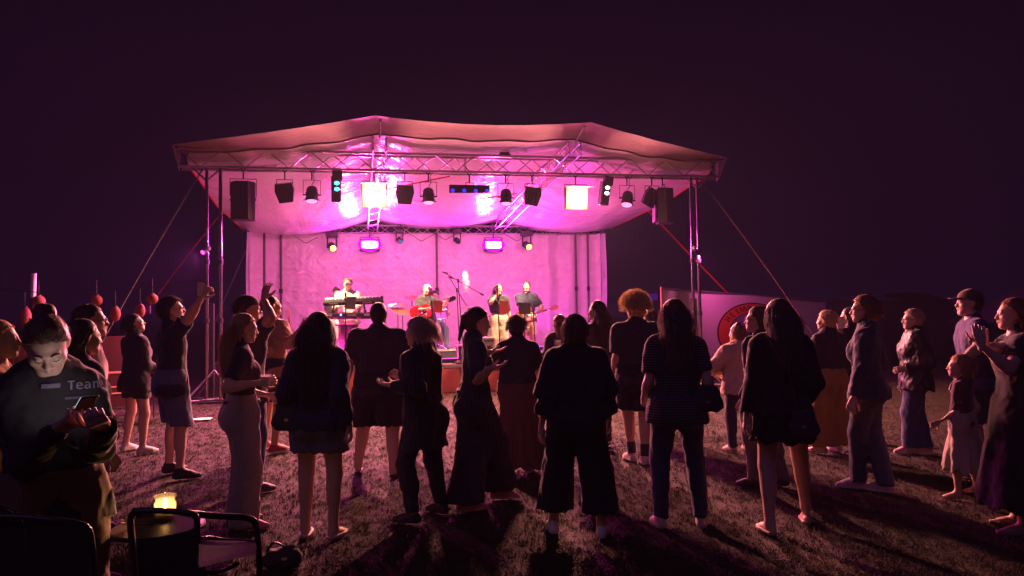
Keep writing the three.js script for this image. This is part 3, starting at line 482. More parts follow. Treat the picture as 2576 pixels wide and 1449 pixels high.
['left sloping roof truss rising behind the left bright floodlight', 'right sloping roof truss slanting up to the right roof peak'].forEach((l, k) => {
  const r = thing('ridge_truss', l, 'truss', V(0, 0, 0), 0, 'sloping trusses under the canopy');
  lattice(r, SP(ridgeS(k, 6), ridgeY(6) - 0.33, 6), SP(ridgeS(k, -0.6), ridgeY(-0.6) - 0.33, -0.6), 0.26, 0.24, 0.3, 0.02, 0.009, alu);
  part('peak_post', rod(SP(ridgeS(k, -0.6), ridgeY(-0.6) - 0.1, -0.6), SP(RIDGE[k], 5.34, -1.25), 0.02), steel, r);
});

// ------------------------------------------------------------------ canopy
const sideY = [(t) => (t < 2.8 ? mix(4.62, 4.12, smooth(-0.2, 2.8, t)) : mix(4.12, 4.05, (t - 2.8) / 3.4)), (t) => (t < 3 ? mix(4.66, 4.3, smooth(-0.2, 3, t)) : mix(4.3, 4.16, (t - 3) / 3.2))];
const sideS = [(t) => -0.35 + 0.1 * Math.sin(Math.PI * clamp(t / 6)), (t) => 10.6 - 0.42 * clamp(t / 6) - 0.1 * Math.sin(Math.PI * clamp(t / 6))];
function roofPoint(u, v, top) {                                   // u across 0..3 (three lobes), v front to back
  const t = mix(-0.55, 6.05, v), lobe = Math.min(2, Math.floor(u)), f = u - lobe, a = lobe === 0 ? [sideS[0](t), sideY[0](t) + (v < 0.12 ? 0.3 * (1 - v / 0.12) : 0)] : [ridgeS(lobe - 1, t), ridgeY(t)], b = lobe === 2 ? [sideS[1](t), sideY[1](t) + (v < 0.12 ? 0.3 * (1 - v / 0.12) : 0)] : [ridgeS(lobe, t), ridgeY(t)];
  const tf = lobe === 1 ? t : mix(t, Math.max(t, -0.05), lobe === 0 ? 1 - f : f);
  const bell = 4 * f * (1 - f), sag = [0.1 + 0.36 * Math.sin(Math.PI * Math.pow(v, 1.25) * 0.86), 0.08 + 0.34 * Math.sin(Math.PI * Math.pow(v, 0.9) * 0.85), 0.1 + 0.26 * Math.sin(Math.PI * Math.pow(v, 1.1) * 0.85)][lobe];
  const rd = Math.min(f, 1 - f), ripple = 0.012 * noise(u * 5, v * 6, 3) + 0.018 * Math.exp(-rd * 9) * Math.sin(v * 70 + 3 * noise(u * 3, v * 5, 9)) * (rd > 0.005 ? 1 : 0) * Math.min(1, rd * 20) + 0.015 * noise(u * 14, v * 5, 7) * bell + 0.02 * Math.sin(f * 22 + v * 3) * Math.exp(-v * 9) * bell;
  return SP(mix(a[0], b[0], f), mix(a[1], b[1], f) - sag * bell + ripple + (top ? 0.006 : 0), tf);
}
function sheet(fn, nu, nv, u0, u1, v0, v1, uvs) {
  const pos = [], uv = [], idx = [];
  for (let j = 0; j <= nv; j++) for (let i = 0; i <= nu; i++) { const p = fn(mix(u0, u1, i / nu), mix(v0, v1, j / nv)); pos.push(p.x, p.y, p.z); uv.push(i / nu * uvs[0], j / nv * uvs[1]); if (i && j) { const k = j * (nu + 1) + i; idx.push(k - nu - 2, k - nu - 1, k, k - nu - 2, k, k - 1); } }
  const g = new THREE.BufferGeometry(); g.setAttribute('position', new THREE.Float32BufferAttribute(pos, 3)); g.setAttribute('uv', new THREE.Float32BufferAttribute(uv, 2)); g.setIndex(idx); g.computeVertexNormals(); return g;
}
function thick(fn, nu, nv, u0, u1, v0, v1, uvs, th = 0.006) { return merge([sheet(fn, nu, nv, u0, u1, v0, v1, uvs), sheet((u, v) => fn(u, v).add(V(0, th, 0)), nu, nv, u0, u1, v0, v1, uvs)]); }
const canopy = thing('stage_canopy', 'white fabric stage canopy with two peaks, sagging between its roof trusses', 'canopy');
part('roof', thick(roofPoint, 150, 80, 0, 3, 0, 1, [5, 3]), membrane, canopy);
// the visor that runs on in front of the lamps up to the two peaks
const seamAt = (u) => roofPoint(u, 0);
const edgeS = [-0.62, RIDGE[0] - 0.1, RIDGE[1] + 0.1, 10.95], edgeY = [5.02, 5.4, 5.4, 5.02], edgeT = [-0.12, -1.35, -1.35, -0.12];
function visorPoint(u, v) {
  const lobe = Math.min(2, Math.floor(u)), f = u - lobe, a = seamAt(u), b = SP(mix(edgeS[lobe], edgeS[lobe + 1], f), mix(edgeY[lobe], edgeY[lobe + 1], f) - 0.05 * 4 * f * (1 - f), mix(edgeT[lobe], edgeT[lobe + 1], lobe === 0 ? Math.pow(f, 0.8) : lobe === 2 ? 1 - Math.pow(1 - f, 0.8) : f) + (lobe === 1 ? 0.25 * 4 * f * (1 - f) : 0));
  return a.lerp(b, v).add(V(0, 0.03 * Math.sin(v * Math.PI) + 0.01 * noise(u * 8, v * 3, 6), 0));
}
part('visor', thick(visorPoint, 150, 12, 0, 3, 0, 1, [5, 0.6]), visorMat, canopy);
for (const k of [0, 1]) { const P = []; for (let j = 0; j <= 20; j++) P.push(roofPoint(k ? 3 : 0, j / 20)); part('edge_webbing', tube(P, 0.02, 40, 6), redWeb, canopy); }
{ const P = []; for (let j = 0; j <= 60; j++) P.push(seamAt(j / 20).add(V(0, -0.012, 0))); part('seam', tube(P, 0.014, 120, 6), std([0.2, 0.12, 0.12], 0.8), canopy); }
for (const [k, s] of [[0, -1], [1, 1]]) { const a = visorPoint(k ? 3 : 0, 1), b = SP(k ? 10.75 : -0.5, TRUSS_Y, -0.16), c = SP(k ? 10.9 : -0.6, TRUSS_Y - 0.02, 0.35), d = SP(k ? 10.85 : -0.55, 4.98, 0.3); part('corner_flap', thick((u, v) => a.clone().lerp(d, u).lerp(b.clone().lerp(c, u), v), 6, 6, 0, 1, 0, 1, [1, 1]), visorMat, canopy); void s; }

// ------------------------------------------------------------------ towers, poles, straps
const poleMat = std([0.42, 0.38, 0.4], 0.2, { metalness: 1 });
function tower(label, s, ss) {
  const t = thing('stage_tower', label, 'tower', SP(s, 0, 0), TURN, 'towers holding the front truss');
  const mk = (x, z) => { part('pole', rod(V(x, 0.02, z), V(x, TRUSS_Y, z), 0.034, 0.034, 24), poleMat, t); for (const y of [1.55, 2.7]) part('collar', rod(V(x, y, z), V(x, y + 0.09, z), 0.05, 0.05, 14), black, t); };
  mk(0, 0); mk(ss, 0.12);
  part('mast', box(0.11, 1.9, 0.11, 0.01), blackSoft, t, [ss * 0.25 - 0.02, 0.98, -0.16]);
  part('base_plate', box(0.5, 0.03, 0.5, 0.008), black, t, [ss * 0.5, 0.016, 0]);
  for (const [dx, dz] of [[-0.55, 0.3], [0.55, 0.3], [-0.5, -0.5], [0.5, -0.5]]) { part('outrigger', rod(V(ss * 0.5, 0.05, 0), V(ss * 0.5 + dx, 0.04, dz), 0.022), steel, t); part('strut', rod(V(ss * 0.5, 0.62, 0), V(ss * 0.5 + dx * 0.85, 0.06, dz * 0.85), 0.018), steel, t); part('head_brace', rod(V(0, 4.35, 0), V(dx * 0.5, TRUSS_Y, 0), 0.014), steel, t); }
}
tower('left pair of steel poles under the front truss, magenta light on their edges', 0, 0.28);
tower('right pair of steel poles under the front truss, beside the round logo banner', 10.28, -0.2);
for (const [s, l] of [[0.22, 'thin tent pole at the far left edge of the white back wall'], [0.66, 'tent pole just right of the left corner fold of the back wall'], [4.95, 'middle tent pole where the two back wall sheets meet'], [9.05, 'pale tent pole near the right fold of the back wall'], [9.42, 'dark tent pole at the right edge of the back wall']]) {
  const t = thing('tent_pole', l, 'pole', SP(s, 0, 5.86), TURN, 'poles of the back wall');
  part('tube', rod(V(0, 0, 0), V(0, 3.98, 0), 0.032, 0.032, 12), std([0.13, 0.12, 0.13], 0.45, { metalness: 0.5 }), t); part('joint', rod(V(0, 2.3, 0), V(0, 2.42, 0), 0.048, 0.048, 12), black, t); part('foot', box(0.16, 0.02, 0.16), black, t, [0, 0.01, 0]);
}
const backS0 = -0.15, backS1 = 9.8;
const wallPoint = (side) => (u, v) => { const s = side ? mix(4.93, backS1, u) : mix(backS0, 4.97, u), y = mix(0.15, 4.0, v); return SP(s, y, 6.03 + 0.02 * side + 0.05 * noise(s * 0.8, y * 0.5, 3) + 0.02 * noise(s * 4, y * 0.8, 5) + 0.016 * noise(s * 5, y * 5, 8) + (side && s > 8.2 ? 0.05 * Math.sin(s * 9 + noise(s, y, 1)) : 0) - (s > 9.45 ? (s - 9.45) * 0.6 : s < 0.5 ? (0.5 - s) * 0.5 : 0)); };
const back = thing('back_wall', 'shiny white tarpaulin back wall of the stage with crinkles and grid lines', 'backdrop');
part('sheet', thick(wallPoint(0), 90, 60, 0, 1, 0, 1, [1.7, 1.35], 0.001), tarp, back); part('sheet', thick(wallPoint(1), 90, 60, 0, 1, 0, 1, [1.6, 1.3], 0.001), tarp, back);
for (const k of [0, 1]) part('side_return', thick((u, v) => SP((k ? backS1 : backS0) + (k ? -0.02 : 0.02) * Math.sin(v * 7), mix(0.15, 3.95, v), 6.0 - u * 0.7), 8, 20, 0, 1, 0, 1, [0.6, 3], 0.001), tarp, back);

function guy(name, label, A, B, w, mat, cat) { const t = thing(name, label, cat || 'strap'); part('webbing', strap(A, B, w, 0.005, 0.03), mat, t); return t; }
{ const eL = roofPoint(0, 0.5), eR = roofPoint(3, 0.55);
  const sL = guy('ratchet_strap', 'red ratchet strap running from the left canopy edge down to the ground', eL, at(285, 895, 14.4), 0.05, redWeb); part('ratchet', box(0.09, 0.16, 0.05), steel, sL).position.copy(eL.clone().lerp(at(285, 895, 14.4), 0.72));
  const sR = guy('ratchet_strap', 'red ratchet strap running from the right canopy edge down behind the logo banner', eR, at(1960, 868, 20.5), 0.05, redWeb); part('ratchet', box(0.09, 0.16, 0.05), steel, sR).position.copy(eR.clone().lerp(at(1960, 868, 20.5), 0.8));
  guy('guy_strap', 'dark guy strap slanting from the left truss corner down to the left', SP(-0.1, TRUSS_Y, 0.1), at(245, 880, 12.2), 0.06, greyWeb);
  guy('guy_strap', 'dark brown guy strap slanting from the right truss corner down to the right', SP(10.4, TRUSS_Y, 0.1), at(2090, 905, 13.2), 0.055, std([0.1, 0.02, 0.02], 0.9));
  guy('guy_rope', 'thin guy rope left of the back wall going down behind the crowd', SP(-0.1, 3.9, 6), at(520, 860, 18), 0.025, greyWeb, 'rope');
  guy('brace_strap', 'dark red cross strap under the canopy from left lamp to right truss', onStage(966, 484, 1.4).p, onStage(1225, 543, 5.5).p, 0.035, redWeb);
  guy('brace_strap', 'dark red cross strap under the canopy rising from rear left to right', onStage(952, 543, 5.5).p, onStage(1300, 487, 1.6).p, 0.035, redWeb);
  guy('brace_strap', 'upper dark red strap behind the lamp row rising to the truss', onStage(978, 475, 1.5).p, onStage(1132, 443, 0.9).p, 0.03, redWeb);
}
for (const [px, py, sc] of [[1005, 585, 1], [1060, 590, 1.3], [1120, 592, 1], [1300, 592, 1.2], [770, 600, 1]]) { const a = onStage(px - 30 * sc, py - 6, 5.8).p, b = onStage(px + 30 * sc, py - 4, 5.8).p, m = a.clone().lerp(b, 0.5); m.y -= 0.18 * sc; solo('cable', tube([a, m.clone().lerp(a, 0.4), m, m.clone().lerp(b, 0.4), b], 0.008, 24, 5), black, 'black cable looping below the rear truss near ' + { 1005: 'the left small moving head', 1060: 'the middle pole', 1120: 'the right small moving head', 1300: 'the right yellow lamp', 770: 'the left yellow lamp' }[px], 'cable', 'cables under the rear truss'); }

const BLIND = 1200, THROW = 400, WASH = 560, WARM = 190, PINK = 26, UPL = 520, MAGENTA = 260;          // lamp strengths
// ------------------------------------------------------------------ lamps
const glow = (rgb, k) => new THREE.MeshStandardMaterial({ color: 0x000000, emissive: new THREE.Color().setRGB(...rgb), emissiveIntensity: k });
function spot(parent, pos, target, rgb, intensity, cone, blend = 0.6, radius = 3) {
  const l = new THREE.SpotLight(new THREE.Color().setRGB(...rgb), intensity, 0, D(cone), blend, 2); l.position.copy(pos); l.castShadow = true; l.shadow.radius = radius; l.target.position.copy(target); scene.add(l, l.target); return l;
}
function area(pos, target, w, h, rgb, intensity) { const l = new THREE.RectAreaLight(new THREE.Color().setRGB(...rgb), intensity, w, h); l.position.copy(pos); l.lookAt(target); scene.add(l); return l; }
const bracket = (w, h, r = 0.008) => merge([rod(V(-w / 2, -h, 0), V(-w / 2, 0, 0), r), rod(V(w / 2, -h, 0), V(w / 2, 0, 0), r), rod(V(-w / 2, 0, 0), V(w / 2, 0, 0), r), rod(V(0, 0, 0), V(0, 0.16, 0), 0.014), moved(new THREE.TorusGeometry(0.035, 0.012, 6, 14), 0, 0.2, 0)]);
const HANG = TRUSS_Y - 0.2;                                        // where yokes hang below the truss
function hung(name, label, cat, px, turn = 0, group) { const q = onStage(px, 447, 0.05); return thing(name, label, cat, SP(q.s, HANG, 0.0), TURN + turn, group); }

// loudspeakers
for (const [px, l, ry] of [[613, 'black loudspeaker hanging near the left end of the front truss', 0], [1664, 'loudspeaker seen edge-on at the right end of the truss, violet light on its side', 1.35]]) {
  const t = hung('loudspeaker', l, 'speaker', px, ry, 'hanging loudspeakers'); part('bracket', bracket(0.5, 0.34), black, t);
  const sh = new THREE.Shape([[-0.22, -0.12], [0.22, -0.12], [0.22, 0.05], [0.12, 0.2], [-0.12, 0.2], [-0.22, 0.05]].map((p) => new THREE.Vector2(...p))), b = new THREE.ExtrudeGeometry(sh, { depth: 0.74, bevelSize: 0.012, bevelThickness: 0.012, bevelSegments: 2 }); b.rotateX(Math.PI / 2);
  part('cabinet', b, blackSoft, t, [0, -0.08, 0]); part('grille', box(0.42, 0.7, 0.012), black, t, [0, -0.45, -0.2]);
  part('knob', rod(V(-0.25, -0.42, 0), V(-0.22, -0.42, 0), 0.025), black, t); part('knob', rod(V(0.25, -0.42, 0), V(0.22, -0.42, 0), 0.025), black, t);
}
// LED floods turned to the stage (we see their backs)
function flood(px, label, tilt, roll) {
  const t = hung('flood_lamp', label, 'flood lamp', px, 0, 'unlit looking flood lamps seen from behind'); part('bracket', bracket(0.31, 0.26), black, t);
  const sh = new THREE.Shape([[-0.15, 0.15], [0.15, 0.15], [0.17, 0.02], [0.12, -0.2], [-0.12, -0.2], [-0.17, 0.02]].map((p) => new THREE.Vector2(...p))), b = new THREE.ExtrudeGeometry(sh, { depth: 0.1, bevelSize: 0.02, bevelThickness: 0.02, bevelSegments: 3 }); b.translate(0, 0, -0.05);
  const h = part('housing', b, blackGloss, t, [0, -0.24, 0], [tilt, 0, roll]);
  for (const x of [-0.07, 0, 0.07]) part('cooling_rib', rod(V(x * 1.2, 0.1, 0.075), V(x, -0.17, 0.085), 0.013), blackGloss, h);
  part('lens', box(0.26, 0.28, 0.01), glow([1, 0.62, 0.42], 2), h, [0, -0.02, -0.078]);
  return t;
}
flood(717, 'black flood lamp right of the hanging left loudspeaker, seen from behind', 0.35, 0.12); flood(1018, 'brownish flood lamp just right of the left blazing floodlight', 0.3, -0.03);
flood(1337, 'black flood lamp just left of the right blazing floodlight', 0.3, -0.12); flood(1637, 'tilted black flood lamp beside the right end loudspeaker', 0.4, -0.5);
// par cans
const canProfile = [[0, 0.19], [0.05, 0.185], [0.09, 0.16], [0.112, 0.12], [0.118, 0.04], [0.128, 0.038], [0.128, 0.015], [0.12, 0.012], [0.122, -0.08], [0.132, -0.082], [0.132, -0.1], [0.124, -0.102], [0.124, -0.15]].map((p) => new THREE.Vector2(...p));
const canGeo = new THREE.LatheGeometry(canProfile, 28);
function can(px, label, tilt, roll = 0) {
  const t = hung('par_can', label, 'par can', px, 0, 'par cans on the front truss'); part('bracket', bracket(0.34, 0.3, 0.006), black, t);
  const h = part('housing', canGeo, std([0.05, 0.04, 0.036], 0.35, { metalness: 0.4 }), t, [0, -0.3, 0], [-tilt, 0, roll]);
  for (const s of [-1, 1]) { part('knob', rod(V(s * 0.12, 0, 0), V(s * 0.18, 0, 0), 0.016), black, h); part('clip', rod(V(s * 0.125, -0.1, 0), V(s * 0.17, -0.12, 0), 0.009), black, h); }
  part('status_light', new THREE.SphereGeometry(0.02, 10, 6).scale(1.4, 0.5, 0.5), glow([1, 0.03, 0.02], 3), h, [0, 0.12, 0.1]);
  part('lens', new THREE.CylinderGeometry(0.112, 0.112, 0.01, 24), glow([1, 0.25, 0.6], 2), h, [0, -0.14, 0]);
  part('supply_cable', tube([V(0, 0.18, 0.02), V(0.05, 0.27, 0.04), V(0.03, 0.38, 0.05), V(0.1, 0.48, 0.1)], 0.008, 16, 5), black, t, [0, -0.28, 0]);
  return t;
}
can(785, 'par can with red light between the left flood lamp and the cyan scanner', 0.25); can(1077, 'par can with red light left of the blue LED bar', 0.22); can(1271, 'par can with red light right of the blue LED bar', 0.22, -0.05); can(1575, 'leaning par can with red light near the right end of the truss', 0.3, -0.22);
// scanners
function scanner(px, label, rgb, tiltRoll) {
  const t = hung('scanner_light', label, 'scanner light', px, 0, 'two-lens effect lights on the front truss');
  const h = part('housing', box(0.19, 0.52, 0.24, 0.02), blackGloss, t, [0, -0.18, 0], [0.12, 0, tiltRoll]);
  part('mirror_hood', box(0.2, 0.2, 0.1, 0.02), blackSoft, h, [0.03, 0.27, 0.08]); part('clamp', rod(V(0, 0, 0), V(0, 0.24, 0), 0.02), black, t);
  for (const y of [0.12, 0.0]) part('lens', new THREE.SphereGeometry(0.05, 16, 10).scale(1, 0.75, 0.35), glow(rgb, 6), h, [0.02, y, 0.12]);
  return t;
}
scanner(846, 'two-lens effect light glowing cyan left of the left blazing floodlight', [0.05, 0.75, 1], 0); scanner(1518, 'two-lens effect light glowing white right of the right blazing floodlight', [1, 0.95, 0.85], -0.12);
const lampFace = new THREE.MeshStandardMaterial({ color: 0x000000, emissive: 0xffffff, emissiveIntensity: 22, emissiveMap: dataTex(64, 64, (u, v) => { const r = smooth(0.36, 0.6, Math.pow(Math.abs(u - 0.5) ** 3 + Math.abs(v - 0.5) ** 3, 1 / 3)), k = 1 - 0.55 * r; return [k, mix(1, 0.72, r) * k, mix(0.85, 0.22, r) * k]; }, true) });  // yellow fringe of the emission imitates the halo around the lamp
// the two blazing floodlights towards the audience
function blinder(px, label) {
  const t = hung('floodlight', label, 'floodlight', px, 0, 'blazing floodlights facing the crowd'); part('bracket', bracket(0.5, 0.28), black, t);
  const h = part('housing', box(0.5, 0.48, 0.14, 0.03), black, t, [0, -0.3, 0.02], [0.16, 0, 0]);
  part('lamp_glass', new RoundedBoxGeometry(0.45, 0.46, 0.1, 6, 0.048).scale(1, 1, 1), lampFace, h, [0, 0, 0.06]);
  for (const y of [-0.12, 0, 0.12]) part('guard_wire', rod(V(-0.23, y, 0.115), V(0.23, y, 0.115), 0.003, 0.003, 5), steel, h);
  part('halo_rim', merge([box(0.47, 0.022, 0.03, 0.008).translate(0, 0.225, 0.078), box(0.47, 0.022, 0.03, 0.008).translate(0, -0.225, 0.078), box(0.022, 0.43, 0.03, 0.008).translate(0.225, 0, 0.078), box(0.022, 0.43, 0.03, 0.008).translate(-0.225, 0, 0.078)]), glow([1, 0.62, 0.22], 1.5), h);  // glowing yellow rim painted in place of the lamp's bloom
  part('added_flap', box(0.52, 0.012, 0.42, 0.004), black, h, [0, 0.245, 0.28], [-0.02, 0, 0]);  // added flap that keeps the flood's light off the visor
  t.updateMatrixWorld(true); const p = V(0, 0, 0.1).applyMatrix4(h.matrixWorld), q = V(0, -0.05, 3).applyMatrix4(h.matrixWorld);
  area(p, q, 0.42, 0.43, [1, 0.31, 0.26], BLIND); const z = V(0, 0, 1).transformDirection(h.matrixWorld); spot(t, p.clone().addScaledVector(z, 0.06), p.clone().addScaledVector(z, 5).add(V(0, -1.6, 0)), [1, 0.31, 0.26], THROW, 112, 0.5, 7); return t;
}

blinder(941, 'left blazing yellow-white floodlight facing the crowd'); blinder(1446, 'right blazing yellow-white floodlight facing the crowd');
// LED bar with four blue lenses
{ const t = hung('led_bar', 'black LED bar with four blue lenses in the middle of the front truss', 'LED bar', 1180); part('housing', box(0.86, 0.17, 0.1, 0.015), black, t, [0, -0.14, 0.03], [0, 0, 0]); part('handle', bracket(0.16, 0.05), black, t); for (const x of [-0.36, -0.12, 0.12, 0.36]) part('lens', new THREE.SphereGeometry(0.04, 14, 10).scale(1, 1, 0.4), glow([0.04, 0.03, 0.9], 1.6), t, [x, -0.18, 0.085]); }
{ const q = onStage(1268, 395, 0); const t = thing('control_box', 'small black box standing on top of the front truss', 'box', SP(q.s, TRUSS_Y + TRUSS_H + 0.09, 0), TURN); part('case', box(0.2, 0.12, 0.16), black, t); part('plug', box(0.05, 0.04, 0.05), black, t, [0.11, -0.03, 0]); }
// rear: magenta washes, yellow moving heads, small dark heads
function wash(px, label) {
  const q = onStage(px, 621, 5.7), t = thing('wash_light', label, 'wash light', SP(q.s, 3.62, 5.7), TURN, 'magenta wash lights under the rear truss');
  part('bracket', bracket(0.52, 0.2).translate(0, 0.22, 0), black, t); const h = part('housing', box(0.56, 0.36, 0.14, 0.05), black, t, [0, 0, -0.02], [-0.12, 0, 0]);
  part('led_panel', box(0.46, 0.2, 0.02, 0.009), glow([1, 0.35, 1], 12), h, [0, 0, 0.075]);
  part('magenta_halo', new THREE.TorusGeometry(0.16, 0.045, 8, 32).scale(1.6, 0.95, 0.35), glow([1, 0.0, 0.9], 1.4), h, [0, 0, 0.07]);  // emissive ring painted as the magenta halo around the LED panel
  t.updateMatrixWorld(true); const p = V(0, 0, 0.1).applyMatrix4(h.matrixWorld), d = V(0, 0.3, 3).applyMatrix4(h.matrixWorld); area(p, d, 0.46, 0.24, [1, 0.03, 0.85], WASH); const z = V(0, -0.035, 1).transformDirection(t.matrixWorld); spot(t, p.clone().addScaledVector(z, 0.1), p.clone().addScaledVector(z, 8), [1, 0.08, 0.42], MAGENTA, 38, 0.7, 8);
}
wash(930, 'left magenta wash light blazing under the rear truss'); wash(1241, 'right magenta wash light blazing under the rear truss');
function movingHead(px, py, label, rgb, k, sz, big) {
  const q = onStage(px, py, 5.7), t = thing('moving_head', label, 'moving head', SP(q.s, q.y, 5.7), TURN, big ? 'yellow moving head lights' : 'small dark moving heads');
  part('base', box(0.3 * sz, 0.12 * sz, 0.24 * sz, 0.02), black, t, [0, 0.3 * sz, 0]); part('yoke', bracket(0.22 * sz, 0.3 * sz, 0.02 * sz).translate(0, 0.26 * sz, 0), black, t);
  const h = part('head', new THREE.CapsuleGeometry(0.095 * sz, 0.12 * sz, 6, 16), blackGloss, t, [0, 0, 0], [-1.15, 0, 0.25]);
  part('lens', new THREE.SphereGeometry(0.072 * sz, 16, 10).scale(1, 0.5, 1), glow(rgb, k), h, [0, -0.15 * sz, 0]); part('hook', rod(V(0, 0.36 * sz, 0), V(0, Math.max(0.37 * sz, 3.98 - q.y), 0), 0.012), steel, t);
}
movingHead(835, 620, 'left yellow moving head light beside the left magenta wash', [1, 0.62, 0.06], 9, 1.1, true); movingHead(1325, 617, 'right yellow moving head light beside the right magenta wash', [1, 0.62, 0.06], 9, 1.1, true);
movingHead(1005, 605, 'small dark moving head left of the middle pole', [0.05, 0.25, 0.6], 0.7, 0.85); movingHead(1150, 605, 'small dark moving head right of the middle pole', [0.03, 0.04, 0.15], 0.3, 0.85);
// their light
{ const front = (px, y, t) => SP(onStage(px, 447, 0).s, HANG - y, 0.4), aim = (s, y, t) => SP(s, y, t);
  for (const [px, s, t] of [[717, 2.6, 1.6], [1018, 4.5, 2], [1337, 6.0, 1.8]]) spot(null, front(px, 0.32), aim(s, 1.5, t), [1, 0.64, 0.34], WARM, 24, 0.7, 4);
  for (const [px, s] of [[785, 1.8], [1077, 4.0], [1271, 6.0], [1575, 8.3]]) spot(null, front(px, 0.42), aim(s, 2.0, 5.5), [1, 0.17, 0.48], PINK, 46, 0.9, 5);
  for (const [s, aimAt, l, k] of [[10.16, at(1900, 840, 18.3), 'added small magenta spotlight on the right stage pole', 34], [0.0, at(190, 850, 11.6), 'added small magenta spotlight on the left stage pole', 100]]) { const p = SP(s, 2.95, -0.16), d = aimAt.clone().sub(p).normalize(), t = thing('added_pole_spot', l, 'spotlight', p, 0, 'added spotlights on the poles'); t.lookAt(aimAt); part('housing', new THREE.CylinderGeometry(0.05, 0.042, 0.14, 20).rotateX(Math.PI / 2), black, t); part('lens', new THREE.CylinderGeometry(0.042, 0.042, 0.006, 20).rotateX(Math.PI / 2), glow([1, 0.05, 0.6], 4), t, [0, 0, 0.07]); part('clamp', box(0.05, 0.07, 0.12), steel, t, [0, 0, -0.1]); spot(t, p.clone().addScaledVector(d, 0.2), aimAt, [1, 0.1, 0.5], k, s < 1 ? 118 : 80, 0.9, 2); }  // added sources that brighten the banner and the left side
  // added narrow warm beam, stands in for the highlight on the creased sheet
  const g = onStage(1168, 697, 6.0); spot(null, SP(g.s - 0.12, 3.75, 5.7), SP(g.s + 0.03, g.y, 6.02), [1, 0.72, 0.26], 70, 5.5, 0.5, 0.6);
  // scanner dapples on the lawn
  for (const [x, y] of [[1640, 1018], [1795, 1072], [1250, 1130], [1830, 1035]]) spot(null, SP(onStage(1518, 447, 0).s, HANG - 0.1, -0.3), onGround(x, y), [0.95, 1, 0.25], 100, 1.0, 0.6, 1);
  // LED battens on the deck lighting the canopy; the red front ones are added
  for (const [s, t, l, c, k] of [[2.2, 0.75, 'added low red LED batten on the deck edge before the keyboards', [1, 0.06, 0.36], 1], [5.0, 0.75, 'added low red LED batten on the deck edge before the singers', [1, 0.06, 0.42], 0.9], [8.1, 0.75, 'added low red LED batten on the right end of the deck edge', [1, 0.06, 0.34], 1], [8.0, 5.5, 'violet LED batten on the deck right of the guitarist', [0.6, 0.04, 1], 0.35]]) { const b = thing('led_batten', l, 'LED batten', SP(s, DECK, t), TURN, 'LED battens on the deck'); part('housing', box(1.0, 0.09, 0.1, 0.015), black, b, [0, 0.047, 0]); part('led_strip', box(0.94, 0.012, 0.05, 0.004), glow(c, 3), b, [0, 0.097, 0.01]); area(SP(s, DECK + 0.115, t), SP(s, DECK + 4, t < 2 ? t + 0.9 : t - 3), 0.94, 0.05, c, UPL * k); }
}

// ------------------------------------------------------------------ the band's gear
const DK = (px, t) => { const q = onStage(px, 850, t); return SP(q.s, DECK, t); };
function keyboard(label, P, w, h, turn, split) {
  const t = thing('keyboard', label, 'keyboard', P, turn, 'keyboards on the stand'), d = 0.3;
  part('case', box(w, 0.085, d, 0.02), blackSoft, t); part('front_panel', box(w * 0.96, 0.05, 0.012, 0.004), black, t, [0, 0.005, d / 2 + 0.004]);
  for (const x of split) part('label_plate', box(w * 0.15, 0.03, 0.006, 0.002), std([0.45, 0.42, 0.4], 0.5), t, [x * w, 0.005, d / 2 + 0.012]);
  const wk = [], bk = []; for (let i = 0; i < 52; i++) { wk.push(moved(new THREE.BoxGeometry(w * 0.0165, 0.012, 0.12), (-0.46 + i * 0.0178) * w, 0.046, -0.06)); if ([0, 2, 3, 5, 6].includes(i % 7)) bk.push(moved(new THREE.BoxGeometry(w * 0.009, 0.014, 0.075), (-0.451 + i * 0.0178) * w, 0.056, -0.04)); }
  part('white_key', merge(wk), std([0.75, 0.73, 0.7], 0.35), t).userData.kind = 'stuff'; part('black_key', merge(bk), black, t).userData.kind = 'stuff';
  return t;
}
{ const a = onStage(890, 757, 0.75), b = onStage(878, 793, 0.72);
  const k1 = keyboard('upper keyboard, tilted, with pale panels, in front of the keyboard player', a.p.clone(), 1.25, 0, TURN, [-0.33, 0.22]); k1.rotation.x = 0.35; k1.rotation.z = -0.03;
  const k2 = keyboard('lower black keyboard with blue lamp, below the tilted keyboard', b.p.clone(), 1.2, 0, TURN, [-0.36, 0.05, 0.34]);
  part('blue_lamp', new THREE.SphereGeometry(0.022, 10, 8), glow([0.12, 0.2, 1], 6), k2, [-0.16, 0.01, 0.17]);
  const st = thing('keyboard_stand', 'black keyboard stand with two tiers on the left of the stage', 'stand', SP(b.s, DECK, 0.72), TURN), y1 = b.y - DECK, y2 = a.y - DECK;
  for (const s of [-1, 1]) { part('leg', rod(V(s * 0.52, 0, 0.18), V(s * 0.52, y1 - 0.06, 0.1), 0.022), black, st); part('leg', rod(V(s * 0.52, 0, -0.2), V(s * 0.52, y1 - 0.06, -0.12), 0.022), black, st); part('upright', rod(V(s * 0.36, y1 - 0.05, -0.12), V(s * 0.3, y2 - 0.03, -0.06), 0.02), black, st); part('arm', rod(V(s * 0.3, y2 - 0.05, -0.12), V(s * 0.3, y2 - 0.06, 0.12), 0.018), black, st); part('knob', new THREE.SphereGeometry(0.035, 10, 8), std([0.7, 0.66, 0.5], 0.3), st, [s * 0.33, y1 + 0.1, -0.05]); part('gusset', box(0.02, 0.1, 0.1, 0.004), black, st, [s * 0.52, y1 - 0.12, 0]); }
  part('crossbar', rod(V(-0.55, y1 - 0.06, 0), V(0.55, y1 - 0.06, 0), 0.024), black, st); part('crossbar', rod(V(-0.52, 0.3, -0.1), V(0.52, 0.3, -0.1), 0.018), black, st);
}
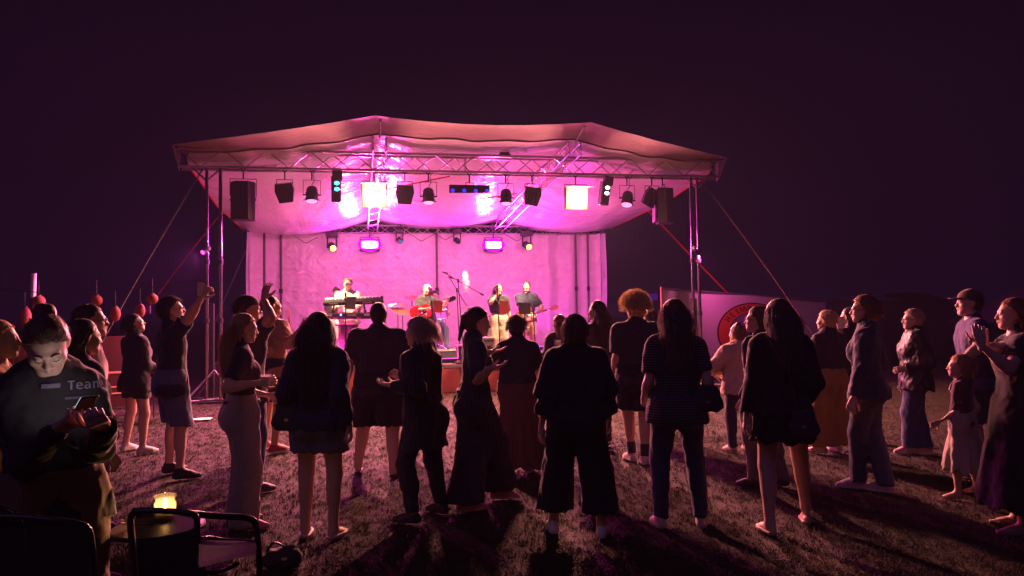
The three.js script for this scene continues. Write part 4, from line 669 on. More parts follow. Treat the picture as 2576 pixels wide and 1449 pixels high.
function micStand(label, foot, tip, o = {}) {                       // foot on the deck, tip = the microphone's place
  const t = thing('microphone_stand', label, 'microphone stand', foot, 0, o.group), T = tip.clone().sub(foot), top = o.straight ? T.clone() : V(T.x * 0.25, T.y * (o.h || 0.8), T.z * 0.25);
  if (o.round) part('base', new THREE.CylinderGeometry(0.13, 0.14, 0.025, 24), black, t, [0, 0.013, 0]); else for (const a of [0.4, 2.5, 4.6]) part('leg', rod(V(0, 0.16, 0), V(Math.cos(a) * 0.3, 0.012, Math.sin(a) * 0.3), 0.011), black, t);
  part('tube', rod(V(0, 0.02, 0), top, 0.013), black, t); part('clutch', rod(top.clone().setY(top.y - 0.05), top.clone().setY(top.y + 0.04), 0.024), black, t);
  if (!o.straight) { const back = top.clone().sub(T).normalize(); part('boom', rod(top.clone().addScaledVector(back, o.tail || 0.15), T, 0.01), black, t); if (o.tail) part('counterweight', rod(top.clone().addScaledVector(back, o.tail), top.clone().addScaledVector(back, o.tail - 0.1), 0.022), black, t); }
  const dir = (o.dir || V(0, 0.3, -1)).clone().normalize(), m = part('microphone', rod(T.clone().addScaledVector(dir, -0.12), T, 0.014, 0.022, 10), black, t); part('grille', new THREE.SphereGeometry(0.028, 12, 10), steel, m).position.copy(T.clone().addScaledVector(dir, 0.02));
  if (o.tablet) { const q = V(T.x * 0.1, o.tablet, 0.06), tb = part('tablet', box(0.2, 0.27, 0.02, 0.01), o.tabletMat || black, t, [q.x + (o.tx || 0), q.y, q.z], [-0.25, TURN, 0]); part('tablet_clamp', rod(V(-(o.tx || 0), -0.08, -0.04), V(0, -0.02, 0), 0.016), black, tb); }
  return t;
}
const redPaper = std([0.5, 0.08, 0.05], 0.6);
micStand('microphone stand with black tablet in front of the keyboard player', DK(868, 0.55), onStage(874, 713, 0.8).p, { h: 0.86, tablet: 1.32, tx: 0.14, group: 'microphone stands of the singers' });
micStand('microphone stand with red song sheet before the woman with the red guitar', DK(1089, 0.7), onStage(1079, 724, 0.95).p, { h: 0.8, tablet: 1.22, tx: 0.13, tabletMat: redPaper, round: true, group: 'microphone stands of the singers' });
micStand('straight stand with red song sheet in front of the singer in pale jeans', DK(1258, 0.65), onStage(1251, 723, 0.8).p, { straight: true, round: true, tablet: 1.2, tx: 0.1, tabletMat: redPaper, group: 'microphone stands of the singers' });
micStand('boom microphone stand in front of the man with the electric guitar', DK(1348, 0.65), onStage(1323, 739, 0.95).p, { h: 0.75, group: 'microphone stands of the singers' });
{ const t = thing('tablet_stand', 'stand with a dark tablet between guitarist and his microphone', 'stand', DK(1320, 0.6), TURN); part('tube', rod(V(0, 0, 0), V(0, 1.05, 0), 0.012), black, t); for (const a of [0.4, 2.5, 4.6]) part('leg', rod(V(0, 0.14, 0), V(Math.cos(a) * 0.25, 0.012, Math.sin(a) * 0.25), 0.01), black, t); part('tablet', box(0.27, 0.25, 0.02, 0.01), black, t, [0, 1.16, 0.02], [-0.3, 0, 0]); part('shelf', box(0.36, 0.02, 0.05), blackSoft, t, [0, 1.04, 0.05]); }
micStand('overhead boom stand with microphone reaching up left over the drums', DK(1166, 3.3), onStage(1116, 685, 3.3).p, { h: 0.9, tail: 0.75, dir: V(-0.9, 0.2, 0) }); micStand('second boom stand right of the overhead drum microphone', DK(1157, 3.0), onStage(1130, 697, 3.0).p, { h: 0.84, tail: 0.6, dir: V(-0.9, 0.3, 0) });
// drums
const brass = std([0.6, 0.44, 0.14], 0.28, { metalness: 0.9 }), drumViolet = std([0.3, 0.06, 0.5], 0.25), head2 = std([0.75, 0.72, 0.7], 0.5);
function cymbal(px, py, t, r, tilt, label) {
  const q = onStage(px, py, t), g = thing('cymbal', label, 'cymbal', SP(q.s, DECK, t), TURN, 'cymbals of the drum kit'), h = q.y - DECK;
  part('disc', new THREE.LatheGeometry([[0, 0.02], [0.03, 0.018], [0.05, 0.004], [r, -0.02], [r, -0.023], [0.05, 0], [0, 0.012]].map((p) => new THREE.Vector2(...p)), 32), brass, g, [0, h, 0], [tilt[0], 0, tilt[1]]);
  part('tube', rod(V(0.02, 0.02, 0), V(0, h, 0), 0.013), chrome, g); for (const a of [0.6, 2.7, 4.8]) part('leg', rod(V(0.02, 0.4, 0), V(Math.cos(a) * 0.28, 0.01, Math.sin(a) * 0.28), 0.01), chrome, g); part('wing_nut', new THREE.SphereGeometry(0.018, 8, 6), chrome, g, [0, h + 0.03, 0]);
}
cymbal(1036, 747, 3.1, 0.2, [0.3, 0], 'dark cymbal behind the left shoulder of the woman with red guitar'); cymbal(1000, 765, 2.6, 0.22, [0.25, 0.05], 'upper left cymbal with a violet wing nut'); cymbal(1012, 781, 2.4, 0.27, [0.35, -0.15], 'large pale cymbal leftmost in the drum kit'); cymbal(1176, 771, 2.9, 0.19, [0.1, 0.05], 'hi-hat cymbal right of the drummer');
function drum(name, label, px, py, t, r, depth, tilt, mat) {
  const q = onStage(px, py, t), g = thing(name, label, 'drum', q.p, TURN, 'drums of the kit'), sh = part('shell', new THREE.CylinderGeometry(r, r, depth, 32, 1, true), mat, g, [0, 0, 0], tilt);
  for (const s of [-1, 1]) { part('head', new THREE.CylinderGeometry(r * 0.985, r * 0.985, 0.004, 32), head2, sh, [0, s * depth / 2, 0]); part('hoop', new THREE.TorusGeometry(r + 0.008, 0.012, 8, 36).rotateX(Math.PI / 2), chrome, sh, [0, s * depth / 2, 0]); }
  for (let k = 0; k < 8; k++) part('lug', box(0.022, depth * 0.5, 0.022), chrome, sh, [Math.cos(k * 0.785) * (r + 0.01), 0, Math.sin(k * 0.785) * (r + 0.01)]);
  part('leg', rod(V(0.12, -depth / 2, 0), V(0.15, DECK - q.y + 0.01, 0), 0.012), chrome, g); part('leg', rod(V(-0.12, -depth / 2, 0), V(-0.15, DECK - q.y + 0.01, 0), 0.012), chrome, g);
}
drum('snare_drum', 'violet snare drum with chrome hoops right of the red guitar', 1107, 790, 2.6, 0.19, 0.2, [0.1, 0, 0.05], drumViolet); drum('bass_drum', 'bass drum standing behind the woman with the red guitar', 1080, 830, 2.9, 0.27, 0.4, [Math.PI / 2, 0, 0], drumViolet);
// guitars
function guitarBody(points, depth) { const c = new THREE.CatmullRomCurve3(points.map(([x, y]) => V(x, y, 0)), true), sh = new THREE.Shape(c.getPoints(60).map((p) => new THREE.Vector2(p.x, p.y))); const g = new THREE.ExtrudeGeometry(sh, { depth, bevelSize: 0.008, bevelThickness: 0.008, bevelSegments: 3 }); g.translate(0, 0, -depth / 2); return g; }
function guitar(label, P, rot, kind) {                              // neck along +x, face +z
  const t = thing('guitar', label, 'guitar', P); t.rotation.set(...rot, 'YXZ');
  const ac = kind === 'acoustic', col = ac ? std([0.5, 0.012, 0.03], 0.2) : std([0.5, 0.08, 0.03], 0.25);
  part('body', guitarBody(ac ? [[-0.25, 0], [-0.22, 0.15], [-0.1, 0.19], [0.02, 0.125], [0.12, 0.14], [0.2, 0.08], [0.22, 0], [0.19, -0.1], [0.12, -0.14], [0.02, -0.125], [-0.1, -0.19], [-0.22, -0.15]] : [[-0.22, 0], [-0.2, 0.13], [-0.08, 0.15], [0.03, 0.11], [0.15, 0.16], [0.19, 0.13], [0.12, 0.05], [0.11, -0.03], [0.15, -0.11], [0.1, -0.13], [0.02, -0.11], [-0.1, -0.16], [-0.2, -0.12]], ac ? 0.09 : 0.04), col, t);
  if (ac) { part('sound_hole', new THREE.CylinderGeometry(0.05, 0.05, 0.004, 24).rotateX(Math.PI / 2), black, t, [0.06, 0, 0.054]); part('rosette', new THREE.TorusGeometry(0.056, 0.006, 6, 24), std([0.6, 0.5, 0.3], 0.4), t, [0.06, 0, 0.054]); part('pickguard', new THREE.CylinderGeometry(0.05, 0.05, 0.003, 20).rotateX(Math.PI / 2).scale(1.3, 0.5, 1), std([0.6, 0.45, 0.3], 0.3), t, [0.02, -0.075, 0.055]); }
  else { part('pickguard', guitarBody([[-0.14, 0.0], [-0.06, 0.02], [0.12, 0.09], [0.1, -0.02], [0.08, -0.1], [-0.02, -0.09], [-0.13, -0.11]], 0.004), std([0.75, 0.7, 0.66], 0.3), t, [0, 0, 0.028]); for (const x of [-0.08, -0.02, 0.04]) part('pickup', box(0.018, 0.07, 0.01, 0.003), blackSoft, t, [x, 0, 0.036]); }
  part('bridge', box(0.025, 0.09, 0.012, 0.003), std([0.08, 0.05, 0.03], 0.5), t, [-0.13, 0, ac ? 0.058 : 0.036]);
  part('neck', box(ac ? 0.46 : 0.5, 0.048, 0.024, 0.008), std([0.45, 0.28, 0.13], 0.4), t, [ac ? 0.4 : 0.36, 0, ac ? 0.045 : 0.03]);
  const hdm = ac ? blackGloss : std([0.62, 0.45, 0.24], 0.4), hd = part('headstock', guitarBody([[0, -0.024], [0.03, -0.04], [0.17, -0.04], [0.19, -0.01], [0.17, 0.03], [0.03, 0.035], [0, 0.024]], 0.016), hdm, t, [ac ? 0.62 : 0.6, 0, ac ? 0.04 : 0.03]);
  for (let k = 0; k < 6; k++) part('tuner', rod(V(0, 0, 0), V(0, 0.03, 0), 0.006), chrome, hd, [0.035 + (k % 3) * 0.05, k < 3 ? 0.035 : -0.065, 0]);
  part('strings', merge([-0.016, -0.0096, -0.0032, 0.0032, 0.0096, 0.016].map((y) => rod(V(-0.13, y, 0), V(0.62, y, 0), 0.001, 0.001, 4))), chrome, t, [0, 0, ac ? 0.066 : 0.046]);
  return t;
}
guitar('red acoustic guitar held by the woman in the white headscarf', onStage(1062, 786, 1.15).p, [0, TURN - 0.1, 0.42], 'acoustic');
guitar('orange and white electric guitar held by the man on the right of the stage', onStage(1322, 796, 1.15).p, [0, TURN, 0.28], 'electric');
{ const q = onStage(735, 838, 4.2), t = guitar('spare guitar leaning on its stand left of the keyboards', SP(q.s, DECK + 0.45, 4.2), [-0.15, TURN, 1.72], 'electric'); void t; }
// monitors, boxes and clutter on the deck
function caseBox(name, label, P, w, h, d, mat, turn = TURN, cat = 'box') { const t = thing(name, label, cat, P, turn); part('body', box(w, h, d, 0.02), mat, t, [0, h / 2, 0]); part('edge_frame', merge([box(w + 0.02, 0.03, d + 0.02, 0.008).translate(0, h, 0), box(w + 0.02, 0.03, d + 0.02, 0.008).translate(0, 0.02, 0)]), steel, t); part('handle', new THREE.TorusGeometry(0.05, 0.01, 6, 14, Math.PI), black, t, [0, h * 0.55, d / 2 + 0.005]); return t; }
caseBox('amplifier_case', 'large dark case on the deck between drummer and singer', DK(1190, 0.95), 0.72, 0.36, 0.5, blackSoft);
{ const p = DK(1198, 0.95); p.y += 0.375; const t = thing('amplifier', 'small pale amplifier with knobs on the dark case beside the singer', 'amplifier', p.clone().addScaledVector(AX, 0.25), TURN); part('body', box(0.32, 0.16, 0.24, 0.02), std([0.5, 0.47, 0.38], 0.5), t, [0, 0.08, 0]); part('panel', box(0.26, 0.06, 0.01), std([0.12, 0.2, 0.1], 0.4), t, [0, 0.09, 0.122]); for (const x of [-0.08, 0, 0.08]) part('knob', new THREE.CylinderGeometry(0.014, 0.014, 0.02, 10).rotateX(Math.PI / 2), black, t, [x, 0.09, 0.13]); }
{ const t = thing('monitor_wedge', 'grey wedge loudspeaker behind the dark case, left of the singer', 'speaker', DK(1225, 2.2), TURN + 0.3), sh = new THREE.Shape([[-0.35, 0], [0.35, 0], [0.2, 0.4], [-0.1, 0.75], [-0.35, 0.75]].map((p) => new THREE.Vector2(...p))), e = new THREE.ExtrudeGeometry(sh, { depth: 0.4, bevelSize: 0.01, bevelThickness: 0.01 }); part('cabinet', e, std([0.16, 0.15, 0.15], 0.7), t); part('grille', box(0.5, 0.36, 0.01), blackSoft, t, [0, 0.3, 0.42]); }
{ const t = thing('monitor_box', 'red monitor box at the front edge of the stage beside the curly bun', 'speaker', DK(1283, 0.5), TURN - 0.2); part('cabinet', box(0.62, 0.26, 0.34, 0.02), std([0.42, 0.06, 0.04], 0.6), t, [0, 0.13, 0]); part('lid', box(0.64, 0.03, 0.36, 0.01), std([0.5, 0.1, 0.05], 0.5), t, [0, 0.275, 0]); part('grille', box(0.5, 0.18, 0.01), black, t, [0, 0.13, 0.175]); }
for (const [px, t, n] of [[1175, 0.3, 'below the dark case'], [1235, 0.2, 'at the feet of the singer'], [1395, 0.5, 'right of the electric guitarist'], [980, 1.6, 'under the left cymbals'], [1000, 1.4, 'beside the bass drum']]) { reseed(px); const p = DK(px, t), P = []; for (let k = 0; k < 14; k++) P.push(V(rr(-0.35, 0.35), 0.014 + rr(0, 0.025), rr(-0.14, 0.14))); const o = solo('cable', tube(P, 0.012, 90, 5), blackGloss, 'tangle of cables on the deck ' + n, 'cable', 'cables on the deck', p); o.rotation.y = TURN; }
for (const [px, t, n] of [[1170, 0.32, 'below the dark case'], [1212, 0.28, 'left of the singer'], [1380, 0.42, 'by the guitarist microphone']]) { const g = thing('effects_pedal', 'flat effects pedal board on the deck edge ' + n, 'pedal', DK(px, t), TURN); part('plate', box(0.42, 0.045, 0.16), steel, g, [0, 0.024, 0]); for (const x of [-0.14, -0.05, 0.05, 0.14]) part('switch', box(0.06, 0.03, 0.1), std([0.4, 0.36, 0.38], 0.3, { metalness: 0.6 }), g, [x, 0.06, 0]); }
// things on the left corner of the deck
function bottle(label, px, t, rgb) { const g = thing('bottle', label, 'bottle', DK(px, t), 0), m = new THREE.MeshPhysicalMaterial({ color: new THREE.Color().setRGB(...rgb), roughness: 0.08, transmission: 0.85, thickness: 0.02 }); part('glass', new THREE.LatheGeometry([[0, 0], [0.04, 0], [0.042, 0.02], [0.042, 0.17], [0.016, 0.23], [0.016, 0.29], [0, 0.29]].map((p) => new THREE.Vector2(...p)), 20), m, g); part('cap', new THREE.CylinderGeometry(0.018, 0.018, 0.025, 14), black, g, [0, 0.3, 0]); }
bottle('bluish water bottle on the left deck corner beside the tan shirt', 708, 0.75, [0.5, 0.55, 0.95]); bottle('clear bottle on the left deck corner in front of the long dark hair', 748, 0.85, [0.9, 0.9, 0.95]);
{ const g = thing('orange_cup', 'small orange cup on the left deck corner', 'cup', DK(725, 0.7), 0); part('cup', new THREE.CylinderGeometry(0.045, 0.034, 0.11, 18, 1, true), std([0.7, 0.2, 0.05], 0.5), g, [0, 0.055, 0]); part('rim', new THREE.TorusGeometry(0.045, 0.004, 6, 18).rotateX(Math.PI / 2), std([0.7, 0.25, 0.1], 0.5), g, [0, 0.11, 0]); }
{ const g = thing('mixing_desk', 'flat stage box with sockets on the left deck corner', 'mixer', DK(728, 0.62), TURN); part('case', box(0.44, 0.08, 0.26), blackSoft, g, [0, 0.04, 0]); for (let k = 0; k < 8; k++) part('socket', new THREE.CylinderGeometry(0.018, 0.018, 0.012, 12), chrome, g, [-0.17 + k * 0.048, 0.084, 0.05]); part('strip', box(0.4, 0.004, 0.05), std([0.6, 0.55, 0.6], 0.4), g, [0, 0.083, -0.05]); }

// ------------------------------------------------------------------ right: the logo banner and the dark banner behind the crowd
{ const cv = document.createElement('canvas'); cv.width = 1024; cv.height = 560; const c = cv.getContext('2d');
  c.fillStyle = '#d9cfcf'; c.fillRect(0, 0, 1024, 560);
  const X = 530, Y = 295, R = 238; c.fillStyle = '#3a1512'; c.beginPath(); c.arc(X, Y, R, 0, 7); c.fill(); c.fillStyle = '#d8482c'; c.beginPath(); c.arc(X, Y, R - 9, 0, 7); c.fill(); c.fillStyle = '#3a1512'; c.beginPath(); c.arc(X, Y, R - 72, 0, 7); c.fill();
  c.save(); c.beginPath(); c.arc(X, Y, R - 78, 0, 7); c.clip(); c.fillStyle = '#7e6c98'; c.fillRect(0, 0, 1024, 560);
  c.fillStyle = '#5a4760'; c.beginPath(); c.ellipse(X - 70, Y + 90, 130, 150, 0, 0, 7); c.ellipse(X + 110, Y + 110, 150, 130, 0, 0, 7); c.fill(); c.fillStyle = '#38303c';
  const fir = (x, y, h) => { for (let k = 0; k < 5; k++) { c.beginPath(); c.moveTo(x, y - h + k * h * 0.17); c.lineTo(x - h * (0.1 + k * 0.055), y - h + k * h * 0.17 + h * 0.3); c.lineTo(x + h * (0.1 + k * 0.055), y - h + k * h * 0.17 + h * 0.3); c.fill(); } };
  fir(X - 20, Y + 90, 170); fir(X + 30, Y + 100, 110); fir(X + 110, Y + 60, 190); fir(X - 60, Y + 120, 110); fir(X + 70, Y + 110, 130); c.fillRect(0, Y + 80, 1024, 300); c.restore();
  c.fillStyle = '#5a1a12'; c.font = 'bold 54px sans-serif'; c.textAlign = 'center'; c.textBaseline = 'middle';
  const arc = (word, mid, step, flip) => { [...word].forEach((ch, i) => { const a = mid + (i - (word.length - 1) / 2) * step; c.save(); c.translate(X + Math.sin(a) * (R - 40), Y - Math.cos(a) * (R - 40)); c.rotate(flip ? a + Math.PI : a); c.fillText(ch, 0, 0); c.restore(); }); };
  arc('HEIMAT-U', -0.3, 0.205); arc('SA', -2.15, -0.2, true);
  const tx = new THREE.CanvasTexture(cv); tx.colorSpace = THREE.SRGBColorSpace;
  const A = at(1666, 726, 16.6), B = at(2076, 757, 20.5), bot = 0.25, t = thing('logo_banner', 'white banner with round red HEIMAT logo on its frame right of the stage', 'banner');
  const pl = (u, v) => { const p = A.clone().lerp(B, u); return p.setY(mix(bot, p.y, v)).add(V(0, 0, 0.03 * Math.sin(u * 9) * Math.sin(v * 4))); }, g = sheet(pl, 50, 20, 0, 1, 0, 1, [1, 1]);
  part('print', g, new THREE.MeshStandardMaterial({ map: tx, roughness: 0.6, side: THREE.DoubleSide }), t); part('backing', sheet((u, v) => pl(u, v).add(V(0.01, 0, -0.02)), 50, 4, 0, 1, 0, 1, [1, 1]), blackSoft, t);
  part('post', rod(A.clone().setY(0), A.clone().add(V(-0.02, 0.04, 0)), 0.03), std([0.5, 0.2, 0.18], 0.5), t); part('post', rod(B.clone().setY(0), B.clone().add(V(0.03, 0.05, 0)), 0.04), black, t); part('top_rail', rod(A, B, 0.022), steel, t);
  const C = at(2092, 757, 20.7), E2 = at(2390, 760, 22), d = thing('dark_banner', 'dark printed banner behind the people on the right', 'banner'), pl2 = (u, v) => { const p = C.clone().lerp(E2, u); return p.setY(mix(0.2, p.y, v)).add(V(0, 0, 0.04 * Math.sin(u * 7))); };
  part('print', sheet(pl2, 30, 8, 0, 1, 0, 1, [1, 1]), std([0.035, 0.018, 0.028], 0.75, { side: THREE.DoubleSide }), d); part('post', rod(E2.clone().setY(0), E2, 0.03), black, d); part('top_rail', rod(C, E2, 0.02), black, d);
  const P = at(2260, 752, 27), k = thing('pavilion', 'faint arched pavilion roof beyond the dark banner', 'tent', P.clone().setY(0)); const ar = []; for (let j = 0; j <= 16; j++) ar.push(V(-1.7 + j * 0.2125, 0, 0)); const rf = sheet((u, v) => V(mix(-1.75, 1.75, u), P.y - 0.15 + 0.38 * Math.sin(Math.PI * u), mix(0.5, -2.5, v)), 24, 4, 0, 1, 0, 1, [1, 1]); part('roof', rf, std([0.2, 0.13, 0.16], 0.8, { side: THREE.DoubleSide }), k); for (const x of [-1.7, 1.7]) for (const z of [0.4, -2.4]) part('post', rod(V(x, 0, z), V(x, P.y - 0.12, z), 0.03), black, k);
  const T = at(2560, 745, 19), m = thing('market_tent', 'dark pointed tent at the right edge behind the crowd', 'tent', T.clone().setY(0)); part('roof', new THREE.ConeGeometry(2.3, 1.1, 4).rotateY(0.6).translate(0.6, T.y - 0.1, 0), std([0.09, 0.04, 0.09], 0.8), m); for (const [x, z] of [[-0.9, 1], [2, 1.2], [2, -1.2], [-0.9, -1.2]]) part('post', rod(V(x, 0, z), V(x, T.y - 0.6, z), 0.03), black, m);
}
{ const p = at(1628, 747, 22), t = thing('blue_sign', 'small dim violet lit sign far behind, right of the stage', 'sign', p.clone().setY(0)); part('sign_panel', box(0.62, 0.2, 0.05), glow([0.1, 0.02, 0.5], 0.22), t, [0, p.y, 0]); part('post', rod(V(0, 0, -0.05), V(0, p.y, -0.05), 0.03), black, t); }

// ------------------------------------------------------------------ left: fence, lanterns, post, beer benches
{ const wood = std([0.09, 0.018, 0.013], 0.8), t = thing('wooden_fence', 'reddish upright board fence behind the people on the left', 'fence'), A = at(-60, 862, 11.5), B = at(330, 850, 14), y1 = 1.28; reseed(9);
  for (let k = 0; k < 34; k++) { const p = A.clone().lerp(B, k / 33), m = part('plank', braceless(0.118, y1 + rr(-0.02, 0.02), 0.022), wood, t); m.position.set(p.x, 0.05 + y1 / 2, p.z); m.rotation.y = 0.55 + rr(-0.03, 0.03); }
  for (const y of [0.4, 1.1]) part('rail', rod(A.clone().setY(y).add(V(0, 0, -0.05)), B.clone().setY(y).add(V(0, 0, -0.05)), 0.03, 0.03, 6), wood, t); }
function braceless(w, h, d) { return new THREE.BoxGeometry(w, h, d); }
const lanternRed = std([0.16, 0.012, 0.014], 0.8, { emissive: new THREE.Color().setRGB(1, 0.04, 0.02), emissiveIntensity: 0.03 });
for (const [px, py, r, sy, n, dim] of [[243, 756, 0.088, 1, 'above the man with glasses', 0], [383, 752, 0.088, 1, 'right of the red strap'], [290, 790, 0.08, 1.6, 'above the board fence, oval'], [352, 782, 0.08, 1.5, 'beside the upturned face, oval'], [97, 758, 0.1, 1, 'below the pale post', 1], [62, 800, 0.1, 1.9, 'left behind the woman with the phone', 1], [387, 985, 0.1, 1.1, 'low beside the bare legs']]) {
  const t = thing('paper_lantern', 'round red lantern ' + n, 'lantern', at(px, py, 12.4), 0, 'red lanterns on the left'); part('globe', new THREE.SphereGeometry(r, 20, 14).scale(1, sy, 1), dim ? std([0.25, 0.06, 0.04], 0.8) : lanternRed, t); part('top_ring', new THREE.CylinderGeometry(r * 0.35, r * 0.35, 0.02, 14), black, t, [0, r * sy, 0]); part('wire', rod(V(0, r * sy, 0), V(0, r * sy + 0.25, 0), 0.004), black, t); if (py > 900) part('stake', rod(V(0, -r, 0), V(0, -t.position.y, 0), 0.01), black, t);
}
{ const P = [[-40, 722], [97, 735], [243, 728], [383, 724], [520, 700]].map(([x, y]) => at(x, y, 12.4)); solo('lantern_line', tube(P, 0.006, 60, 5), black, 'thin dark line from which the red lanterns hang', 'cord'); }
{ const a = at(85, 688, 12.8), b = at(82, 749, 12.8), t = thing('pale_post', 'tall post with pale upper end lit magenta on the far left', 'post', a.clone().setY(0)); part('shaft', rod(V(-0.02, 0, 0), V(-0.01, b.y, 0), 0.05), blackSoft, t); part('sleeve', rod(V(-0.01, b.y, 0), V(0, a.y, 0), 0.043, 0.043, 16), std([0.75, 0.72, 0.74], 0.5), t); }
function bench(name, label, P, turn, len, w, h, mat) { const t = thing(name, label, name === 'beer_table' ? 'table' : 'bench', P, turn, name === 'beer_table' ? undefined : 'beer benches'); part('top', box(len, 0.03, w, 0.008), mat, t, [0, h, 0]); for (const s of [-1, 1]) { const x = s * len * 0.36, l = part('leg_frame', merge([rod(V(x, h - 0.02, -w * 0.35), V(x + s * 0.1, 0.01, -w * 0.45), 0.014), rod(V(x, h - 0.02, w * 0.35), V(x + s * 0.1, 0.01, w * 0.45), 0.014), rod(V(x + s * 0.1, 0.03, -w * 0.45), V(x + s * 0.1, 0.03, w * 0.45), 0.013), rod(V(x + s * 0.05, h * 0.5, -w * 0.4), V(x + s * 0.05, h * 0.5, w * 0.4), 0.012)]), galv, t); part('stay', rod(V(x + s * 0.05, h * 0.5, 0), V(x - s * 0.3, h - 0.02, 0), 0.01), galv, l); } return t; }
const orangeWood = std([0.24, 0.1, 0.035], 0.45);
{ const p = onGround(300, 1055); bench('beer_table', 'folding beer table with wooden top behind the people on the left', p, 0.5, 1.9, 0.5, 0.76, orangeWood); const b1 = bench('beer_bench', 'folding beer bench in front of the wooden table on the left', p.clone().add(V(0.25, 0, 0.55)), 0.5, 1.9, 0.25, 0.47, orangeWood); const b2 = b1.clone(); b2.name = numbered('beer_bench'); b2.position.copy(p.clone().add(V(-0.3, 0, -0.6))); b2.userData = { ...b1.userData, label: 'folding beer bench on the far side of the wooden table' }; scene.add(b2); }
{ const p = onGround(497, 1057); const g = new THREE.PlaneGeometry(0.42, 0.24, 8, 6).rotateX(-Math.PI / 2), q = g.attributes.position; for (let i = 0; i < q.count; i++) q.setY(i, 0.02 + 0.008 * noise(q.getX(i) * 9, 0, q.getZ(i) * 9)); g.computeVertexNormals(); solo('paper_sheet', g, std([0.78, 0.76, 0.76], 0.7, { side: THREE.DoubleSide }), 'pale sheet lying on the lawn left of the stage tower', 'paper', undefined, p, 0.2); }
caseBox('equipment_case', 'equipment case with metal edges beside the left stage tower', onGround(560, 1000), 0.5, 0.5, 0.4, std([0.09, 0.06, 0.09], 0.6)); { const p = onGround(560, 1000); p.y = 0.53; caseBox('equipment_case', 'smaller case stacked on the equipment case beside the left stage tower', p, 0.42, 0.17, 0.36, std([0.2, 0.1, 0.14], 0.4)); }

// ------------------------------------------------------------------ foreground: candle table and chairs
const TB = at(398, 1322, 3.4);
{ const t = thing('side_table', 'small low table with the candle jar behind the dark chair', 'table', V(TB.x, 0, TB.z)); part('top', new THREE.CylinderGeometry(0.19, 0.19, 0.022, 40), std([0.06, 0.035, 0.02], 0.45), t, [0, TB.y - 0.011, 0]); part('edge_band', new THREE.TorusGeometry(0.19, 0.011, 8, 48).rotateX(Math.PI / 2), std([0.05, 0.03, 0.018], 0.6), t, [0, TB.y - 0.011, 0]); part('stem', rod(V(0, 0.02, 0), V(0, TB.y - 0.02, 0), 0.03), black, t); for (const a of [0.5, 2.6, 4.7]) part('leg', rod(V(0, 0.1, 0), V(Math.cos(a) * 0.2, 0.015, Math.sin(a) * 0.2), 0.016), black, t);
  const J = V(at(415, 1295, 3.5).x, TB.y, -3.5), j = thing('candle_jar', 'glass jar with a burning tea light on the small table', 'candle', J), glassM = new THREE.MeshPhysicalMaterial({ color: new THREE.Color().setRGB(1, 0.97, 0.93), roughness: 0.1, transmission: 0.96, thickness: 0, side: THREE.DoubleSide });
  part('glass', new THREE.LatheGeometry([[0, 0.003], [0.04, 0.003], [0.046, 0.01], [0.048, 0.03], [0.048, 0.075], [0.042, 0.09], [0.043, 0.098], [0.049, 0.104], [0.049, 0.112], [0.046, 0.113], [0.044, 0.105], [0.04, 0.098], [0.039, 0.09], [0.0455, 0.074], [0.0455, 0.012], [0, 0.008]].map((p) => new THREE.Vector2(...p)), 40), glassM, j);
  part('wax', new THREE.CylinderGeometry(0.034, 0.036, 0.026, 24), std([0.45, 0.33, 0.2], 0.5, { emissive: new THREE.Color().setRGB(1, 0.45, 0.12), emissiveIntensity: 0.12 }), j, [0, 0.022, 0]); part('wick', rod(V(0, 0.034, 0), V(0.001, 0.045, 0), 0.0012), black, j);
  part('flame', new THREE.LatheGeometry([[0, 0], [0.0045, 0.005], [0.0055, 0.011], [0.0035, 0.02], [0, 0.031]].map((p) => new THREE.Vector2(...p)), 14), glow([1, 0.62, 0.2], 22), j, [0, 0.041, 0]);
  const L = new THREE.PointLight(new THREE.Color().setRGB(1, 0.5, 0.16), 0.24, 0, 2); L.position.copy(J).add(V(0, 0.054, 0)); L.castShadow = true; L.shadow.radius = 0.4; scene.add(L);
  const f = thing('flower', 'small pale yellow flower lying on the left edge of the small table', 'flower', V(at(322, 1330, 3.36).x, TB.y, -3.36)); for (let k = 0; k < 6; k++) part('petal', new THREE.SphereGeometry(0.018, 10, 6).scale(1.2, 0.3, 0.7).translate(0.02, 0, 0), std([0.75, 0.68, 0.5], 0.6), f, [0, 0.02, 0], [0.2, k * 1.05, 0.5]); part('heart', new THREE.SphereGeometry(0.011, 10, 8), std([0.6, 0.42, 0.06], 0.7), f, [0, 0.024, 0]); part('stalk', rod(V(0, 0.012, 0), V(0.1, 0.004, -0.05), 0.003), std([0.06, 0.12, 0.03], 0.7), f);
}
